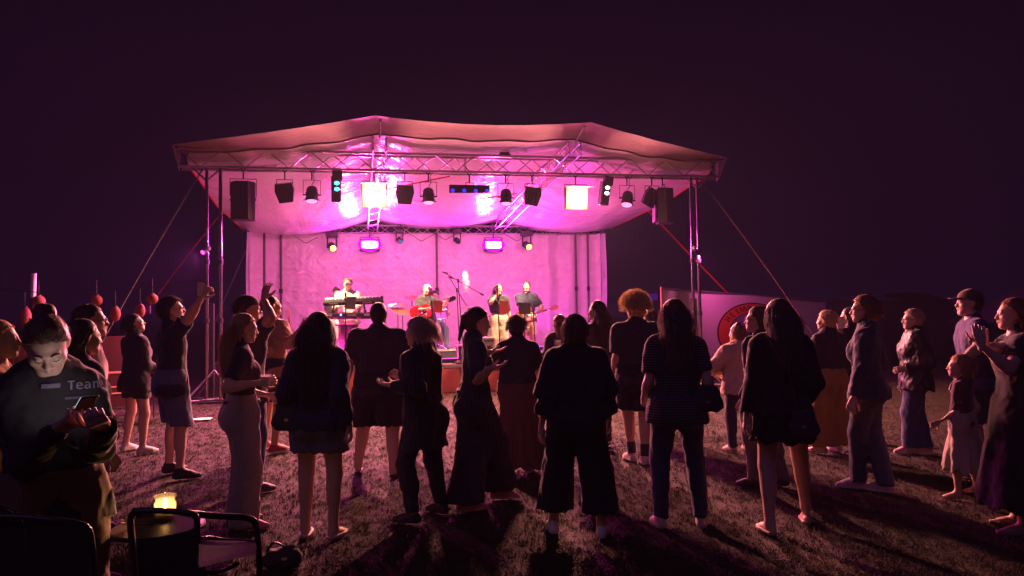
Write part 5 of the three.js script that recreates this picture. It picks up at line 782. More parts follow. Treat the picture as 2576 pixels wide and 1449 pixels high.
{ const frame = std([0.02, 0.018, 0.022], 0.22), sling = new THREE.MeshStandardMaterial({ color: new THREE.Color().setRGB(0.018, 0.017, 0.02), roughness: 0.95, bumpMap: weave, bumpScale: 0.002, transparent: true, opacity: 0.8 });
  const t = thing('garden_chair', 'black garden chair with mesh back in front of the candle table', 'chair'), p = (x, y, d) => at(x, y, d), T = (pts, r = 0.0125, n = 40) => tube(pts, r, n, 8);
  part('back_frame', T([p(342, 1480, 2.85), p(334, 1380, 2.88), p(328, 1308, 2.9), p(334, 1288, 2.9), p(352, 1285, 2.9), p(480, 1292, 2.92), p(494, 1300, 2.92), p(496, 1340, 2.9), p(512, 1440, 2.86), p(530, 1500, 2.84)]), frame, t);
  part('back_sling', thick((u, v) => p(mix(336, 493, u) + v * 14, mix(1292, 1470, v) + u * 6, 2.9 - 0.05 * v + 0.03 * Math.sin(Math.PI * u)), 16, 16, 0, 1, 0, 1, [0.5, 0.5], 0.002), sling, t);
  part('arm_frame', T([p(470, 1291, 2.92), p(560, 1299, 3.05), p(622, 1303, 3.13), p(640, 1312, 3.15), p(646, 1340, 3.15), p(654, 1449, 3.12), p(658, 1560, 3.1)], 0.014), frame, t);
  part('seat_rail', T([p(497, 1352, 2.9), p(530, 1353, 2.98), p(575, 1360, 3.06), p(632, 1363, 3.14), p(646, 1370, 3.15)], 0.009), frame, t);
  part('seat_sling', thick((u, v) => p(mix(500, 645, u), mix(1358, 1374, v) + u * 6 + v * 55 * (1 - 0.75 * u), mix(2.92, 3.14, u) - 0.35 * v), 16, 12, 0, 1, 0, 1, [0.5, 0.5], 0.002), sling, t);
  part('seat_hoop', T([p(497, 1400, 2.82), p(503, 1432, 2.8), p(518, 1440, 2.8), p(560, 1436, 2.85), p(600, 1418, 2.9)], 0.008), frame, t); part('leg', T([p(354, 1480, 2.9), p(358, 1620, 2.95)], 0.0125, 6), frame, t);
  const c = thing('garden_chair', 'black garden chair at the bottom left corner below the woman with the phone', 'chair');
  part('back_frame', T([p(-60, 1300, 2.6), p(40, 1300, 2.62), p(150, 1311, 2.64), p(205, 1320, 2.66), p(222, 1332, 2.66), p(230, 1370, 2.66), p(236, 1449, 2.64), p(240, 1560, 2.6)]), frame, c); part('arm_frame', T([p(-40, 1272, 2.75), p(10, 1280, 2.78), p(40, 1295, 2.78), p(52, 1330, 2.76), p(58, 1449, 2.72)], 0.013), frame, c);
  part('back_sling', thick((u, v) => p(mix(-50, 226, u), mix(1306, 1520, v) + u * 18, 2.64 - 0.06 * v), 16, 12, 0, 1, 0, 1, [0.5, 0.5], 0.002), sling, c); part('leg', T([p(236, 1520, 2.62), p(240, 1700, 2.6)], 0.0125, 6), frame, c);
}
{ const t = thing('bag', 'dark crumpled bag with a pale tag lying on the grass at the bottom', 'bag', onGround(708, 1425)); const F = new Field([-0.2, -0.02, -0.16], [0.2, 0.2, 0.16], 0.012); F.add(egg(V(0, 0.05, 0), [0.14, 0.07, 0.1])); F.add(egg(V(0.06, 0.09, 0.02), [0.06, 0.05, 0.05]), 0, 0.03); F.all((x, y, z, d) => d + 0.014 * noise(x * 22, y * 22, z * 22)); part('body', F.geo(), blackSoft, t); part('tag', box(0.035, 0.02, 0.004), std([0.7, 0.68, 0.7], 0.3), t, [0.05, 0.08, 0.1], [0.4, 0.2, 0]); part('strap', tube([V(-0.1, 0.08, 0), V(-0.05, 0.16, 0.02), V(0.03, 0.14, 0.04), V(0.08, 0.08, 0.05)], 0.008, 20, 5), black, t); }

// ------------------------------------------------------------------ the people in front of the stage
const BLK = [0.04, 0.034, 0.046], NAVY = [0.024, 0.026, 0.05], DENIM = [0.07, 0.09, 0.17], GREYD = [0.05, 0.05, 0.065], DARKHAIR = [0.025, 0.016, 0.012], BROWNHAIR = [0.09, 0.045, 0.02], BLOND = [0.42, 0.27, 0.12], AUBURN = [0.15, 0.055, 0.025];
function phone(label, p, turn, tilt, bright, emis) {
  const t = thing('phone', label, 'phone', p, turn); const b = part('case', box(0.074, 0.15, 0.009, 0.004), black, t, [0, 0, 0], [tilt, 0, 0]);
  part('screen', box(0.068, 0.14, 0.002, 0.0008), bright ? glow([0.75, 0.8, 1], emis) : std([0.5, 0.48, 0.5], 0.2), b, [0, 0, 0.0058]); part('camera_lens', new THREE.CylinderGeometry(0.006, 0.006, 0.003, 12).rotateX(Math.PI / 2), blackGloss, b, [-0.024, 0.06, -0.006]); return t;
}
function cup(label, p, rgb, h = 0.13) {
  const t = thing('cup', label, 'cup', p); part('beaker', new THREE.LatheGeometry([[0, 0], [0.03, 0], [0.041, h], [0.0395, h], [0.0288, 0.003], [0, 0.003]].map((q) => new THREE.Vector2(...q)), 24), new THREE.MeshPhysicalMaterial({ color: 0xffffff, roughness: 0.15, transmission: 0.9, thickness: 0, side: THREE.DoubleSide }), t);
  part('drink', new THREE.CylinderGeometry(0.0365, 0.0285, h * 0.72, 20), new THREE.MeshPhysicalMaterial({ color: new THREE.Color().setRGB(...rgb), roughness: 0.2, transmission: 0.5, thickness: 0.05 }), t, [0, h * 0.37, 0]); part('foam', new THREE.CylinderGeometry(0.038, 0.0365, h * 0.12, 20), std([0.8, 0.76, 0.68], 0.9), t, [0, h * 0.79, 0]); return t;
}
function handbag(name, label, p, turn, w, h, rgb, strapTo) {
  const t = thing(name, label, 'bag', p, turn), F = new Field([-w, -h * 0.8, -0.12], [w, h * 0.8, 0.12], 0.012); F.add(framed(V(0, 0, 0), rotOf(0, 0, 0), cone(V(-w * 0.28, -h * 0.12, 0), V(w * 0.28, -h * 0.12, 0), w * 0.3, w * 0.3), 0.5), 0, 0.02); F.add(framed(V(0, 0, 0), rotOf(0, 0, 0), cone(V(-w * 0.2, h * 0.25, 0), V(w * 0.2, h * 0.25, 0), w * 0.22), 0.4), 0, 0.05); F.all((x, y, z, d) => d + 0.006 * noise(x * 25, y * 25, z * 25));
  part('body', F.geo(), cloth(rgb, 0.6), t); if (strapTo) part('strap', tube(strapTo.map((q) => V(...q)), 0.008, 30, 5), cloth(rgb, 0.6), t); part('buckle', box(0.03, 0.02, 0.006), steel, t, [0, -h * 0.05, w * 0.16]); return t;
}
const striped = (() => { const t = dataTex(8, 64, (u, v) => { const w = v % 0.5 < 0.2; return w ? [0.38, 0.36, 0.36] : [0.17, 0.17, 0.21]; }, true, 8, 26); return new THREE.MeshPhysicalMaterial({ map: t, roughness: 0.9, sheen: 0.2 }); })();

// far left
const phoneAt = at(206, 1034, 2.9);
const w1 = person({ label: 'woman in dark printed hoodie looking down at her lit phone', H: 1.69, x: 136, d: 3.16, f: 140, sex: 'f', w: 0.88, res: 0.011, face: 'down', smoothCloth: true, skin: 'fair', lean: [7, 3], head: [6, -38, 6], hair: { type: 'bun', rgb: [0.16, 0.075, 0.045], bun: [0.085, 0.11], thick: 0.009, strands: 900, fuzz: 0.02, strandR: 0.001, front: 0 },
  top: { rgb: [0.02, 0.018, 0.024], sleeve: 1.95, loose: 0.02, hem: -0.1, hood: true, name: 'hoodie', fold: 0.009 }, bottom: { type: 'trousers', hem: 0.06, rgb: [0.17, 0.12, 0.06], wide: 0.03, knee: 0.07, cuff: 0.065 }, shoes: { rgb: BLK },
  arms: { L: { p: phoneAt.clone().add(V(0.07, -0.06, -0.02)), curl: 0.95, spread: 0, point: [0.35, 0.25, -0.75], palm: [0.3, 0.9, 0.2], hint: [-0.12, -1, 0.3] }, R: { p: phoneAt.clone().add(V(-0.085, -0.06, 0)), curl: 0.95, spread: 0, point: [-0.35, 0.25, -0.75], palm: [-0.3, 0.9, 0.2], hint: [0.12, -1, 0.3] } } });
{ const fd = V(Math.sin(D(152)), 0, -Math.cos(D(152))), t = phone('phone held by the woman in the dark hoodie, its screen lighting her face', phoneAt, 0, 0, true, 1.6), face = w1.world(w1.hp(0, -0.03, -0.1)), n = face.clone().sub(phoneAt).normalize(); t.lookAt(phoneAt.clone().add(n)); void fd;
  area(phoneAt.clone().addScaledVector(n, 0.012), face, 0.066, 0.13, [1, 0.78, 0.8], 12);
}
function chestPrint(who, draw, w, h, x0, y0) {                      // flat print laid on the cloth: points found on the shirt's own surface
  const cv = document.createElement('canvas'); cv.width = 512; cv.height = 256; const c = cv.getContext('2d'); draw(c); const tx = new THREE.CanvasTexture(cv); tx.colorSpace = THREE.SRGBColorSpace;
  const shirt = who.g.children.find((m) => m.name === 'hoodie'), P = shirt.geometry.attributes.position, pos = [], uv = [], idx = [], nu = 24, nv = 12;
  for (let j = 0; j <= nv; j++) for (let i = 0; i <= nu; i++) { const x = x0 + (i / nu - 0.5) * w, y = y0 + (j / nv - 0.5) * h; let z = 9; for (let k = 0; k < P.count; k++) if (Math.abs(P.getX(k) - x) < 0.012 && Math.abs(P.getY(k) - y) < 0.012 && P.getZ(k) < z) z = P.getZ(k); pos.push(x, y, z - 0.004); uv.push(1 - i / nu, j / nv); if (i && j) { const k = j * (nu + 1) + i; idx.push(k, k - nu - 1, k - nu - 2, k, k - nu - 2, k - 1); } }
  const g = new THREE.BufferGeometry(); g.setAttribute('position', new THREE.Float32BufferAttribute(pos, 3)); g.setAttribute('uv', new THREE.Float32BufferAttribute(uv, 2)); g.setIndex(idx); g.computeVertexNormals(); part('print', g, new THREE.MeshStandardMaterial({ map: tx, roughness: 0.9, transparent: true }), shirt);
}
chestPrint(w1, (c) => { c.clearRect(0, 0, 512, 256); c.fillStyle = '#7d748e'; c.font = 'bold 104px sans-serif'; c.fillText('Team', 210, 120); c.fillStyle = '#6f697c'; c.fillRect(30, 62, 130, 36); c.fillStyle = '#5a5266'; c.fillRect(190, 176, 250, 20); }, 0.26, 0.13, -0.05, 1.35);

const p2 = person({ label: 'blond woman in yellow jacket cut off by the left edge', H: 1.64, x: -6, d: 4.3, f: 68, sex: 'f', res: 0.014, skin: 'fair', head: [0, 4], hair: { type: 'wavy', rgb: BLOND, len: 0.36 }, top: { rgb: [0.5, 0.3, 0.06], sleeve: 1.95, loose: 0.026, hem: -0.08, name: 'jacket' }, bottom: { type: 'trousers', hem: 0.06, rgb: GREYD }, shoes: { rgb: BLK } });
person({ label: 'man with glasses in pale shirt looking right behind the hoodie woman', H: 1.74, x: 226, d: 5.7, f: 58, sex: 'm', res: 0.014, skin: 'fair', head: [10, 6], glasses: true, hair: { type: 'short', rgb: DARKHAIR, thick: 0.016 }, top: { rgb: [0.62, 0.5, 0.45], sleeve: 1.9, loose: 0.022, hem: -0.08 }, bottom: { type: 'trousers', hem: 0.06, rgb: GREYD }, shoes: { rgb: BLK }, arms: { R: { l: [0.22, 0.86, -0.12] } } });
const p3b = person({ label: 'dark haired woman in black top standing behind the hoodie woman', H: 1.64, x: 205, d: 4.7, f: 35, sex: 'f', w: 1.05, res: 0.014, skin: 'fair', hair: { type: 'long', rgb: DARKHAIR, len: 0.34, spread: 0.06 }, top: { rgb: BLK, sleeve: 1.95, loose: 0.02, hem: -0.06 }, bottom: { type: 'trousers', hem: 0.06, rgb: [0.03, 0.03, 0.05] }, shoes: { rgb: BLK } });
handbag('shoulder_bag', 'tan cloth bag hanging beside the black topped woman on the left', at(232, 1046, 4.6), 0.4, 0.24, 0.42, [0.42, 0.27, 0.1], [[-0.06, 0.12, 0], [-0.05, 0.2, -0.01], [0, 0.24, -0.02], [0.05, 0.2, -0.01], [0.06, 0.12, 0]]);
person({ label: 'woman with bare legs and dark jacket, face turned up to the right', H: 1.7, foot: [340, 1140], f: 34, sex: 'f', res: 0.013, skin: 'fair', head: [28, 16], hair: { type: 'bob', rgb: DARKHAIR, thick: 0.014 }, top: { rgb: BLK, sleeve: 1.95, loose: 0.03, hem: -0.14, skirt: 0.15, name: 'jacket' }, bottom: { type: 'shorts', hem: 0.68, rgb: BLK, wide: 0.02 }, shoes: { rgb: [0.6, 0.56, 0.55], sole: true }, arms: { L: { l: [-0.1, 1.02, -0.28] }, R: { l: [0.12, 1.0, -0.28] } }, feetW: { L: [315, 1135], R: [358, 1142] } });
const man5 = person({ label: 'man in dark shirt and denim shorts raising a phone high', H: 1.85, foot: [432, 1198], f: 52, sex: 'm', res: 0.013, skin: 'fair', head: [18, 10], glasses: true, hair: { type: 'short', rgb: DARKHAIR, thick: 0.024, strands: 420, curl: 1, curlR: 0.008, fuzz: 0.02 }, top: { rgb: NAVY, sleeve: 0.7, loose: 0.026, hem: -0.12 }, bottom: { type: 'shorts', hem: 0.5, rgb: [0.1, 0.12, 0.2], wide: 0.03, knee: 0.075 }, shoes: { rgb: [0.015, 0.014, 0.016], high: 0.04 }, arms: { R: { w: [511, 742, 7.4], curl: 0.8, palm: [0, 0.3, -1], hint: [0.8, -0.6, 0.1] } }, feetW: { L: [424, 1190], R: [452, 1206] } });
phone('phone held high by the man with the denim shorts', at(505, 728, 7.38), 0.5, 0.1, false);
person({ label: 'man in dark cap with one hand raised beside his face', H: 1.83, x: 622, d: 7.1, f: 40, sex: 'm', res: 0.014, skin: 'mid', head: [24, 6], glasses: true, cap: [0.03, 0.028, 0.035], hair: { type: 'short', rgb: DARKHAIR }, top: { rgb: [0.06, 0.055, 0.065], sleeve: 0.7, loose: 0.024, hem: -0.1 }, bottom: { type: 'jeans', hem: 0.06, rgb: DENIM, wide: 0.014 }, shoes: { rgb: GREYD }, arms: { R: { w: [664, 752, 6.95], curl: 0.1, spread: 1, palm: [-0.3, 0, -1], point: [0.1, 1, -0.15], hint: [0.6, -0.8, 0.2] } } });
const w7 = person({ label: 'woman with long wavy blond hair, black tee and pale jeans', H: 1.67, foot: [608, 1325], f: 62, sex: 'f', w: 1.0, res: 0.011, skin: 'fair', head: [0, -6], hair: { type: 'wavy', rgb: [0.3, 0.18, 0.08], len: 0.44, strands: 520, spread: 0.075 }, top: { rgb: BLK, sleeve: 0.75, loose: 0.016, hem: 0.06, fold: 0.005 }, bottom: { type: 'jeans', hem: 0.04, rgb: [0.24, 0.23, 0.25], wide: 0.022, knee: 0.068, cuff: 0.085, waist: 0.16, fold: 0.006 }, belt: BLK, shoes: { rgb: [0.4, 0.2, 0.18] }, arms: { R: { w: [655, 962, 5.65], curl: 0.7, hint: [0.4, -0.8, 0.5], palm: [-1, 0, 0] }, L: { l: [-0.12, 1.0, -0.24], curl: 0.6 } } });
cup('small glass held by the blond woman in pale jeans', at(668, 972, 5.6), [0.6, 0.5, 0.4], 0.09);
person({ label: 'tall man in tan tee and black shorts stretching one arm right', H: 1.9, foot: [684, 1138], f: 32, sex: 'm', res: 0.013, skin: 'mid', head: [14, 14], hair: { type: 'short', rgb: DARKHAIR, thick: 0.006 }, top: { rgb: [0.34, 0.2, 0.11], sleeve: 0.72, loose: 0.024, hem: -0.06 }, bottom: { type: 'shorts', hem: 0.56, rgb: [0.028, 0.028, 0.05], wide: 0.035, knee: 0.08 }, shoes: { rgb: [0.3, 0.04, 0.04], sole: true }, arms: { R: { w: [757, 826, 8.7], curl: 0.15, spread: 0.8, palm: [0, 1, -0.4], hint: [0.3, -0.9, 0.3] }, L: { w: [676, 892, 8.6], curl: 0.7, hint: [-0.5, -0.8, 0.3] } }, feetW: { L: [665, 1132], R: [690, 1140] } });
cup('pinkish cup held by the tall man in the tan tee', at(664, 880, 8.55), [0.8, 0.4, 0.6], 0.1);
// centre
person({ label: 'woman seen from behind with very long dark hair and denim shorts', H: 1.67, foot: [803, 1358], f: 6, sex: 'f', w: 1.0, res: 0.011, skin: 'fair', head: [4, 0], hair: { type: 'long', rgb: [0.05, 0.026, 0.018], len: 0.66, strands: 700, spread: 0.115 }, top: { rgb: [0.035, 0.035, 0.075], sleeve: 1.9, loose: 0.03, hem: -0.06, name: 'denim_jacket', fold: 0.008 }, bottom: { type: 'shorts', hem: 0.66, rgb: [0.14, 0.14, 0.22], wide: 0.03, knee: 0.09, fold: 0.005 }, shoes: { rgb: [0.55, 0.45, 0.42], sandal: true }, arms: { L: { l: [-0.23, 0.88, -0.03], curl: 0.8 }, R: { w: [878, 1068, 5.45], curl: 0.4 } }, feetW: { L: [768, 1352], R: [838, 1356] } });
handbag('black_bag', 'black bag carried by the very long haired woman on her left', at(722, 1050, 5.45), 0.1, 0.2, 0.3, BLK, [[-0.04, 0.08, 0], [-0.02, 0.18, 0], [0.04, 0.1, 0]]);
person({ label: 'broad man with cropped hair in black tee and shorts, seen from behind', H: 1.77, foot: [955, 1196], f: 3, sex: 'm', w: 1.34, belly: true, res: 0.012, skin: 'fair', head: [0, 4], hair: { type: 'short', rgb: DARKHAIR, thick: 0.004, fuzz: 0.01, strands: 200 }, top: { rgb: BLK, sleeve: 0.8, loose: 0.03, hem: -0.1, fold: 0.007 }, bottom: { type: 'shorts', hem: 0.5, rgb: [0.026, 0.022, 0.03], wide: 0.045, knee: 0.09 }, shoes: { rgb: BLK, sandal: true }, arms: { L: { l: [-0.36, 0.92, -0.05] }, R: { l: [0.36, 0.92, -0.1] } }, feetW: { L: [900, 1192], R: [990, 1200] } });
person({ label: 'dark haired person in black half hidden behind the silver haired woman', H: 1.62, x: 1052, d: 8.7, f: 8, sex: 'f', res: 0.015, skin: 'fair', hair: { type: 'wavy', rgb: DARKHAIR, len: 0.3 }, top: { rgb: BLK, sleeve: 1.95, loose: 0.024, hem: -0.1 }, bottom: { type: 'skirt', hem: 0.5, rgb: [0.09, 0.03, 0.05], flare: 0.27 }, shoes: { rgb: [0.3, 0.15, 0.15] } });
person({ label: 'woman with silver blond bob and hairband turned left, dancing', H: 1.65, foot: [1068, 1318], f: -62, sex: 'f', w: 1.02, res: 0.011, skin: 'fair', drop: 0.03, lean: [4, 2], head: [-6, -4], hair: { type: 'bob', rgb: [0.42, 0.33, 0.24], thick: 0.018, strands: 600, fuzz: 0.1, band: [0.6, 0.5, 0.5] }, top: { rgb: BLK, sleeve: 1.9, loose: 0.026, hem: -0.24, skirt: 0.15, name: 'cardigan', fold: 0.008 }, bottom: { type: 'trousers', hem: 0.1, rgb: [0.03, 0.032, 0.06], wide: 0.006, knee: 0.06, cuff: 0.045 }, shoes: { rgb: BLK }, arms: { L: { w: [985, 968, 5.75], curl: 0.2, spread: 0.5, hint: [-0.5, -0.8, 0.5], palm: [0, 1, 0.2] }, R: { l: [0.16, 1.12, -0.3], curl: 0.5 } }, feetW: { L: [1042, 1316], R: [1112, 1292] } });
person({ label: 'woman with short dark ponytail and collar, palms out to the right', H: 1.69, foot: [1195, 1280], f: 78, sex: 'f', w: 1.04, res: 0.011, skin: 'fair', lean: [2, 0], head: [4, -6], hair: { type: 'ponytail', rgb: DARKHAIR, thick: 0.018, strands: 300, fuzz: 0.03 }, top: { rgb: [0.03, 0.04, 0.07], sleeve: 1.0, loose: 0.024, hem: 0.1, collar: true, name: 'denim_shirt' }, bottom: { type: 'trousers', hem: 0.09, rgb: [0.034, 0.026, 0.06], wide: 0.03, knee: 0.1, cuff: 0.12, waist: 0.17, fold: 0.01 }, belt: [0.1, 0.08, 0.1], shoes: { rgb: [0.42, 0.16, 0.24], sole: true }, arms: { L: { w: [1230, 886, 6.2], curl: 0.05, spread: 0.5, palm: [0, 1, 0], point: [0.2, 0.15, -1], hint: [0, -1, 0.25] }, R: { w: [1232, 927, 5.85], curl: 0.1, palm: [0, 1, 0], point: [0.0, 0.2, -1], hint: [0.1, -1, 0.2] } }, feetW: { L: [1168, 1288], R: [1262, 1248] } });
person({ label: 'woman with curly bun and long brown skirt, elbows bent in front', H: 1.6, foot: [1305, 1190], f: 2, sex: 'f', w: 1.06, res: 0.012, skin: 'mid', head: [8, 2], hair: { type: 'curlybun', rgb: DARKHAIR, bun: [0.12, 0.04], thick: 0.02, curl: 1, curlR: 0.012, fuzz: 0.045, strands: 420 }, top: { rgb: [0.03, 0.028, 0.04], sleeve: 0.78, loose: 0.034, hem: 0.09 }, bottom: { type: 'skirt', hem: 0.1, rgb: [0.12, 0.06, 0.045], flare: 0.3, shift: [0.08, 0], folds: 11, ripple: 0.09, ease: 0.85, waist: 0.14, fold: 0.008 }, shoes: { rgb: [0.6, 0.55, 0.55], sandal: true }, arms: { L: { l: [-0.12, 1.06, -0.3], hint: [-0.9, -0.4, 0.3], curl: 0.5 }, R: { l: [0.12, 1.02, -0.3], hint: [0.7, -0.6, 0.3], curl: 0.5 } } });
person({ label: 'woman in wide black top and black culottes with white shoes', H: 1.62, foot: [1455, 1350], f: 4, sex: 'f', w: 1.02, res: 0.011, skin: 'fair', head: [-4, 0], hair: { type: 'bob', rgb: AUBURN, thick: 0.02, strands: 600, fuzz: 0.055, curl: 0 }, top: { rgb: [0.02, 0.018, 0.03], sleeve: 1.0, loose: 0.035, flare: 0.03, hem: 0.0, cape: true, collar: true, fold: 0.007, sleeveLoose: 0.035 }, bottom: { type: 'trousers', name: 'culottes', hem: 0.2, rgb: [0.016, 0.015, 0.022], wide: 0.025, knee: 0.09, cuff: 0.115, fold: 0.009 }, shoes: { rgb: [0.72, 0.68, 0.62], sole: true }, arms: { L: { l: [-0.26, 0.8, -0.06] }, R: { l: [0.24, 0.84, -0.1] } }, feetW: { L: [1392, 1340], R: [1516, 1352] } });
person({ label: 'red haired woman with headband holding a beer cup near the stage', H: 1.62, foot: [1412, 1092], f: -24, sex: 'f', res: 0.014, skin: 'fair', head: [-8, 4], hair: { type: 'wavy', rgb: AUBURN, len: 0.38, band: [0.6, 0.45, 0.4] }, top: { rgb: BLK, sleeve: 1.9, loose: 0.024, hem: -0.1 }, bottom: { type: 'trousers', hem: 0.06, rgb: BLK }, shoes: { rgb: [0.3, 0.16, 0.2] }, arms: { L: { w: [1414, 896, 10.05], curl: 0.75, palm: [0.2, 0, -1], hint: [-0.8, -0.5, 0.2] } } });
cup('clear cup of beer held up by the red haired woman near the stage', at(1404, 900, 9.95), [0.8, 0.5, 0.35], 0.19).scale.setScalar(1.25);
person({ label: 'tall long haired person with glasses in black looking left', H: 1.78, x: 1504, d: 9.2, f: -34, sex: 'f', w: 1.1, res: 0.014, skin: 'mid', head: [-14, 8], glasses: true, hair: { type: 'long', rgb: DARKHAIR, len: 0.45, spread: 0.1, thick: 0.016 }, top: { rgb: BLK, sleeve: 1.9, loose: 0.028, hem: -0.1 }, bottom: { type: 'trousers', hem: 0.06, rgb: BLK }, shoes: { rgb: [0.5, 0.3, 0.3] } });
person({ label: 'man with big curly blond hair in black tee and shorts', H: 1.8, foot: [1606, 1166], f: -6, sex: 'm', w: 1.08, res: 0.012, skin: 'fair', head: [-6, 2], hair: { type: 'afro', rgb: [0.6, 0.42, 0.2], strands: 1500, fuzz: 0.075, curlR: 0.013, strandR: 0.0017, rough: 0.02 }, top: { rgb: BLK, sleeve: 0.75, loose: 0.026, hem: -0.08 }, bottom: { type: 'shorts', hem: 0.55, rgb: [0.016, 0.015, 0.02], wide: 0.035, knee: 0.085 }, shoes: { rgb: [0.6, 0.42, 0.46], sole: true }, socks: { rgb: BLK, h: 0.3 }, arms: { L: { l: [-0.2, 0.98, -0.22], curl: 0.6 }, R: { l: [0.24, 0.96, -0.2] } }, feetW: { L: [1590, 1160], R: [1622, 1168] } });
person({ label: 'woman with light rimmed long hair just right of the curly head', H: 1.68, x: 1639, d: 10.4, f: -4, sex: 'f', res: 0.015, skin: 'fair', hair: { type: 'long', rgb: BROWNHAIR, len: 0.4 }, top: { rgb: BLK, sleeve: 1.9, loose: 0.022, hem: -0.1 }, bottom: { type: 'trousers', hem: 0.06, rgb: BLK }, shoes: { rgb: BLK } });
const w20 = person({ label: 'woman with long straight hair, striped tee and skinny jeans', H: 1.73, foot: [1708, 1334], f: 2, sex: 'f', w: 1.0, res: 0.011, skin: 'fair', head: [-4, 2], hair: { type: 'long', rgb: [0.14, 0.07, 0.035], len: 0.4, strands: 600, spread: 0.085 }, top: { rgb: NAVY, mat: striped, sleeve: 0.72, loose: 0.018, hem: -0.1, fold: 0.006 }, bottom: { type: 'jeans', hem: 0.09, rgb: [0.05, 0.06, 0.1], wide: 0.004, knee: 0.06, cuff: 0.043 }, shoes: { rgb: [0.55, 0.4, 0.3] }, arms: { L: { l: [-0.22, 0.98, -0.16], curl: 0.6 }, R: { l: [0.23, 0.98, -0.1], curl: 0.6 } }, feetW: { L: [1662, 1330], R: [1766, 1328] } });
handbag('shoulder_bag', 'black bag on the right hip of the striped tee woman', at(1780, 1006, 5.5), -0.2, 0.2, 0.26, BLK, [[-0.06, 0.08, 0], [-0.14, 0.5, 0.03], [-0.28, 0.62, 0.05]]);
// right
person({ label: 'child in pale hoodie with hair bun facing the logo banner', H: 1.46, foot: [1862, 1136], f: -14, sex: 'f', kid: true, res: 0.013, skin: 'fair', head: [-10, 4], hair: { type: 'bun', rgb: [0.2, 0.09, 0.05], bun: [0.12, 0.03], strands: 300, fuzz: 0.04 }, top: { rgb: [0.58, 0.4, 0.33], sleeve: 1.95, loose: 0.034, hem: -0.1, hood: false, name: 'hoodie', fold: 0.01, sleeveLoose: 0.036 }, bottom: { type: 'leggings', name: 'leggings', hem: 0.07, rgb: [0.05, 0.04, 0.07], wide: 0.004 }, shoes: { rgb: [0.45, 0.25, 0.3] }, arms: { L: { l: [-0.16, 0.9, -0.2], hint: [-1, -0.25, 0.3] }, R: { l: [0.16, 0.9, -0.2], hint: [1, -0.3, 0.3] } } });
person({ label: 'person with glasses in dark jacket hidden behind the black skirt woman', H: 1.66, foot: [1918, 1230], f: -48, sex: 'm', res: 0.013, skin: 'fair', head: [-14, 4], glasses: true, hair: { type: 'short', rgb: BROWNHAIR, thick: 0.018 }, top: { rgb: BLK, sleeve: 1.95, loose: 0.022, hem: -0.1, name: 'jacket' }, bottom: { type: 'trousers', hem: 0.07, rgb: [0.16, 0.13, 0.12], wide: 0.012 }, shoes: { rgb: BLK }, feetW: { L: [1902, 1226], R: [1970, 1222] } });
person({ label: 'woman with long hair in dark top and short black skirt', H: 1.72, foot: [1975, 1340], f: 3, sex: 'f', w: 1.02, res: 0.011, skin: 'fair', head: [-10, 2], hair: { type: 'long', rgb: [0.1, 0.045, 0.025], len: 0.42, strands: 600, spread: 0.095 }, top: { rgb: [0.024, 0.02, 0.024], sleeve: 1.95, loose: 0.022, hem: -0.02, fold: 0.007, sleeveLoose: 0.018 }, bottom: { type: 'skirt', hem: 0.68, rgb: [0.014, 0.013, 0.017], flare: 0.225, ripple: 0.04, folds: 7, waist: 0.15 }, shoes: { rgb: [0.4, 0.25, 0.2], sandal: true }, arms: { L: { l: [-0.25, 0.82, -0.06] }, R: { l: [0.22, 0.96, -0.12] } }, feetW: { L: [1938, 1345], R: [2030, 1316] } });
handbag('shoulder_bag', 'black bag on the right hip of the woman in the short skirt', at(2022, 1068, 5.3), -0.3, 0.19, 0.28, BLK, [[-0.04, 0.1, 0], [-0.1, 0.4, 0.02], [-0.22, 0.62, 0.05]]);
person({ label: 'woman with short blond hair in dark jacket and wide tan trousers', H: 1.62, foot: [2090, 1144], f: -26, sex: 'f', w: 1.1, res: 0.012, skin: 'fair', head: [-20, 2], hair: { type: 'short', rgb: [0.45, 0.3, 0.16], thick: 0.02, strands: 350, fuzz: 0.035 }, top: { rgb: BLK, sleeve: 1.95, loose: 0.03, hem: 0.02, collar: true, name: 'jacket' }, bottom: { type: 'trousers', hem: 0.1, rgb: [0.3, 0.18, 0.06], wide: 0.035, knee: 0.1, cuff: 0.105 }, shoes: { rgb: [0.75, 0.62, 0.66], sole: true }, arms: { L: { l: [-0.14, 1.0, -0.26] } }, feetW: { L: [2068, 1140], R: [2108, 1136] } });
person({ label: 'person in dark clothes filming with raised hand behind the denim jacket', H: 1.66, x: 2140, d: 9.4, f: -38, sex: 'f', res: 0.015, skin: 'fair', head: [-5, 4], hair: { type: 'bob', rgb: DARKHAIR }, top: { rgb: [0.02, 0.018, 0.03], sleeve: 1.95, loose: 0.026, hem: -0.1 }, bottom: { type: 'trousers', hem: 0.06, rgb: [0.016, 0.015, 0.02] }, shoes: { rgb: BLK }, arms: { L: { w: [2115, 838, 9.1], curl: 0.7, point: [0.05, 1, -0.1], palm: [0.3, 0, -1], hint: [-0.6, -0.8, 0.1] } } });
phone('pale phone held up behind the denim jacket woman', at(2117, 812, 9.05), -0.5, 0, false);
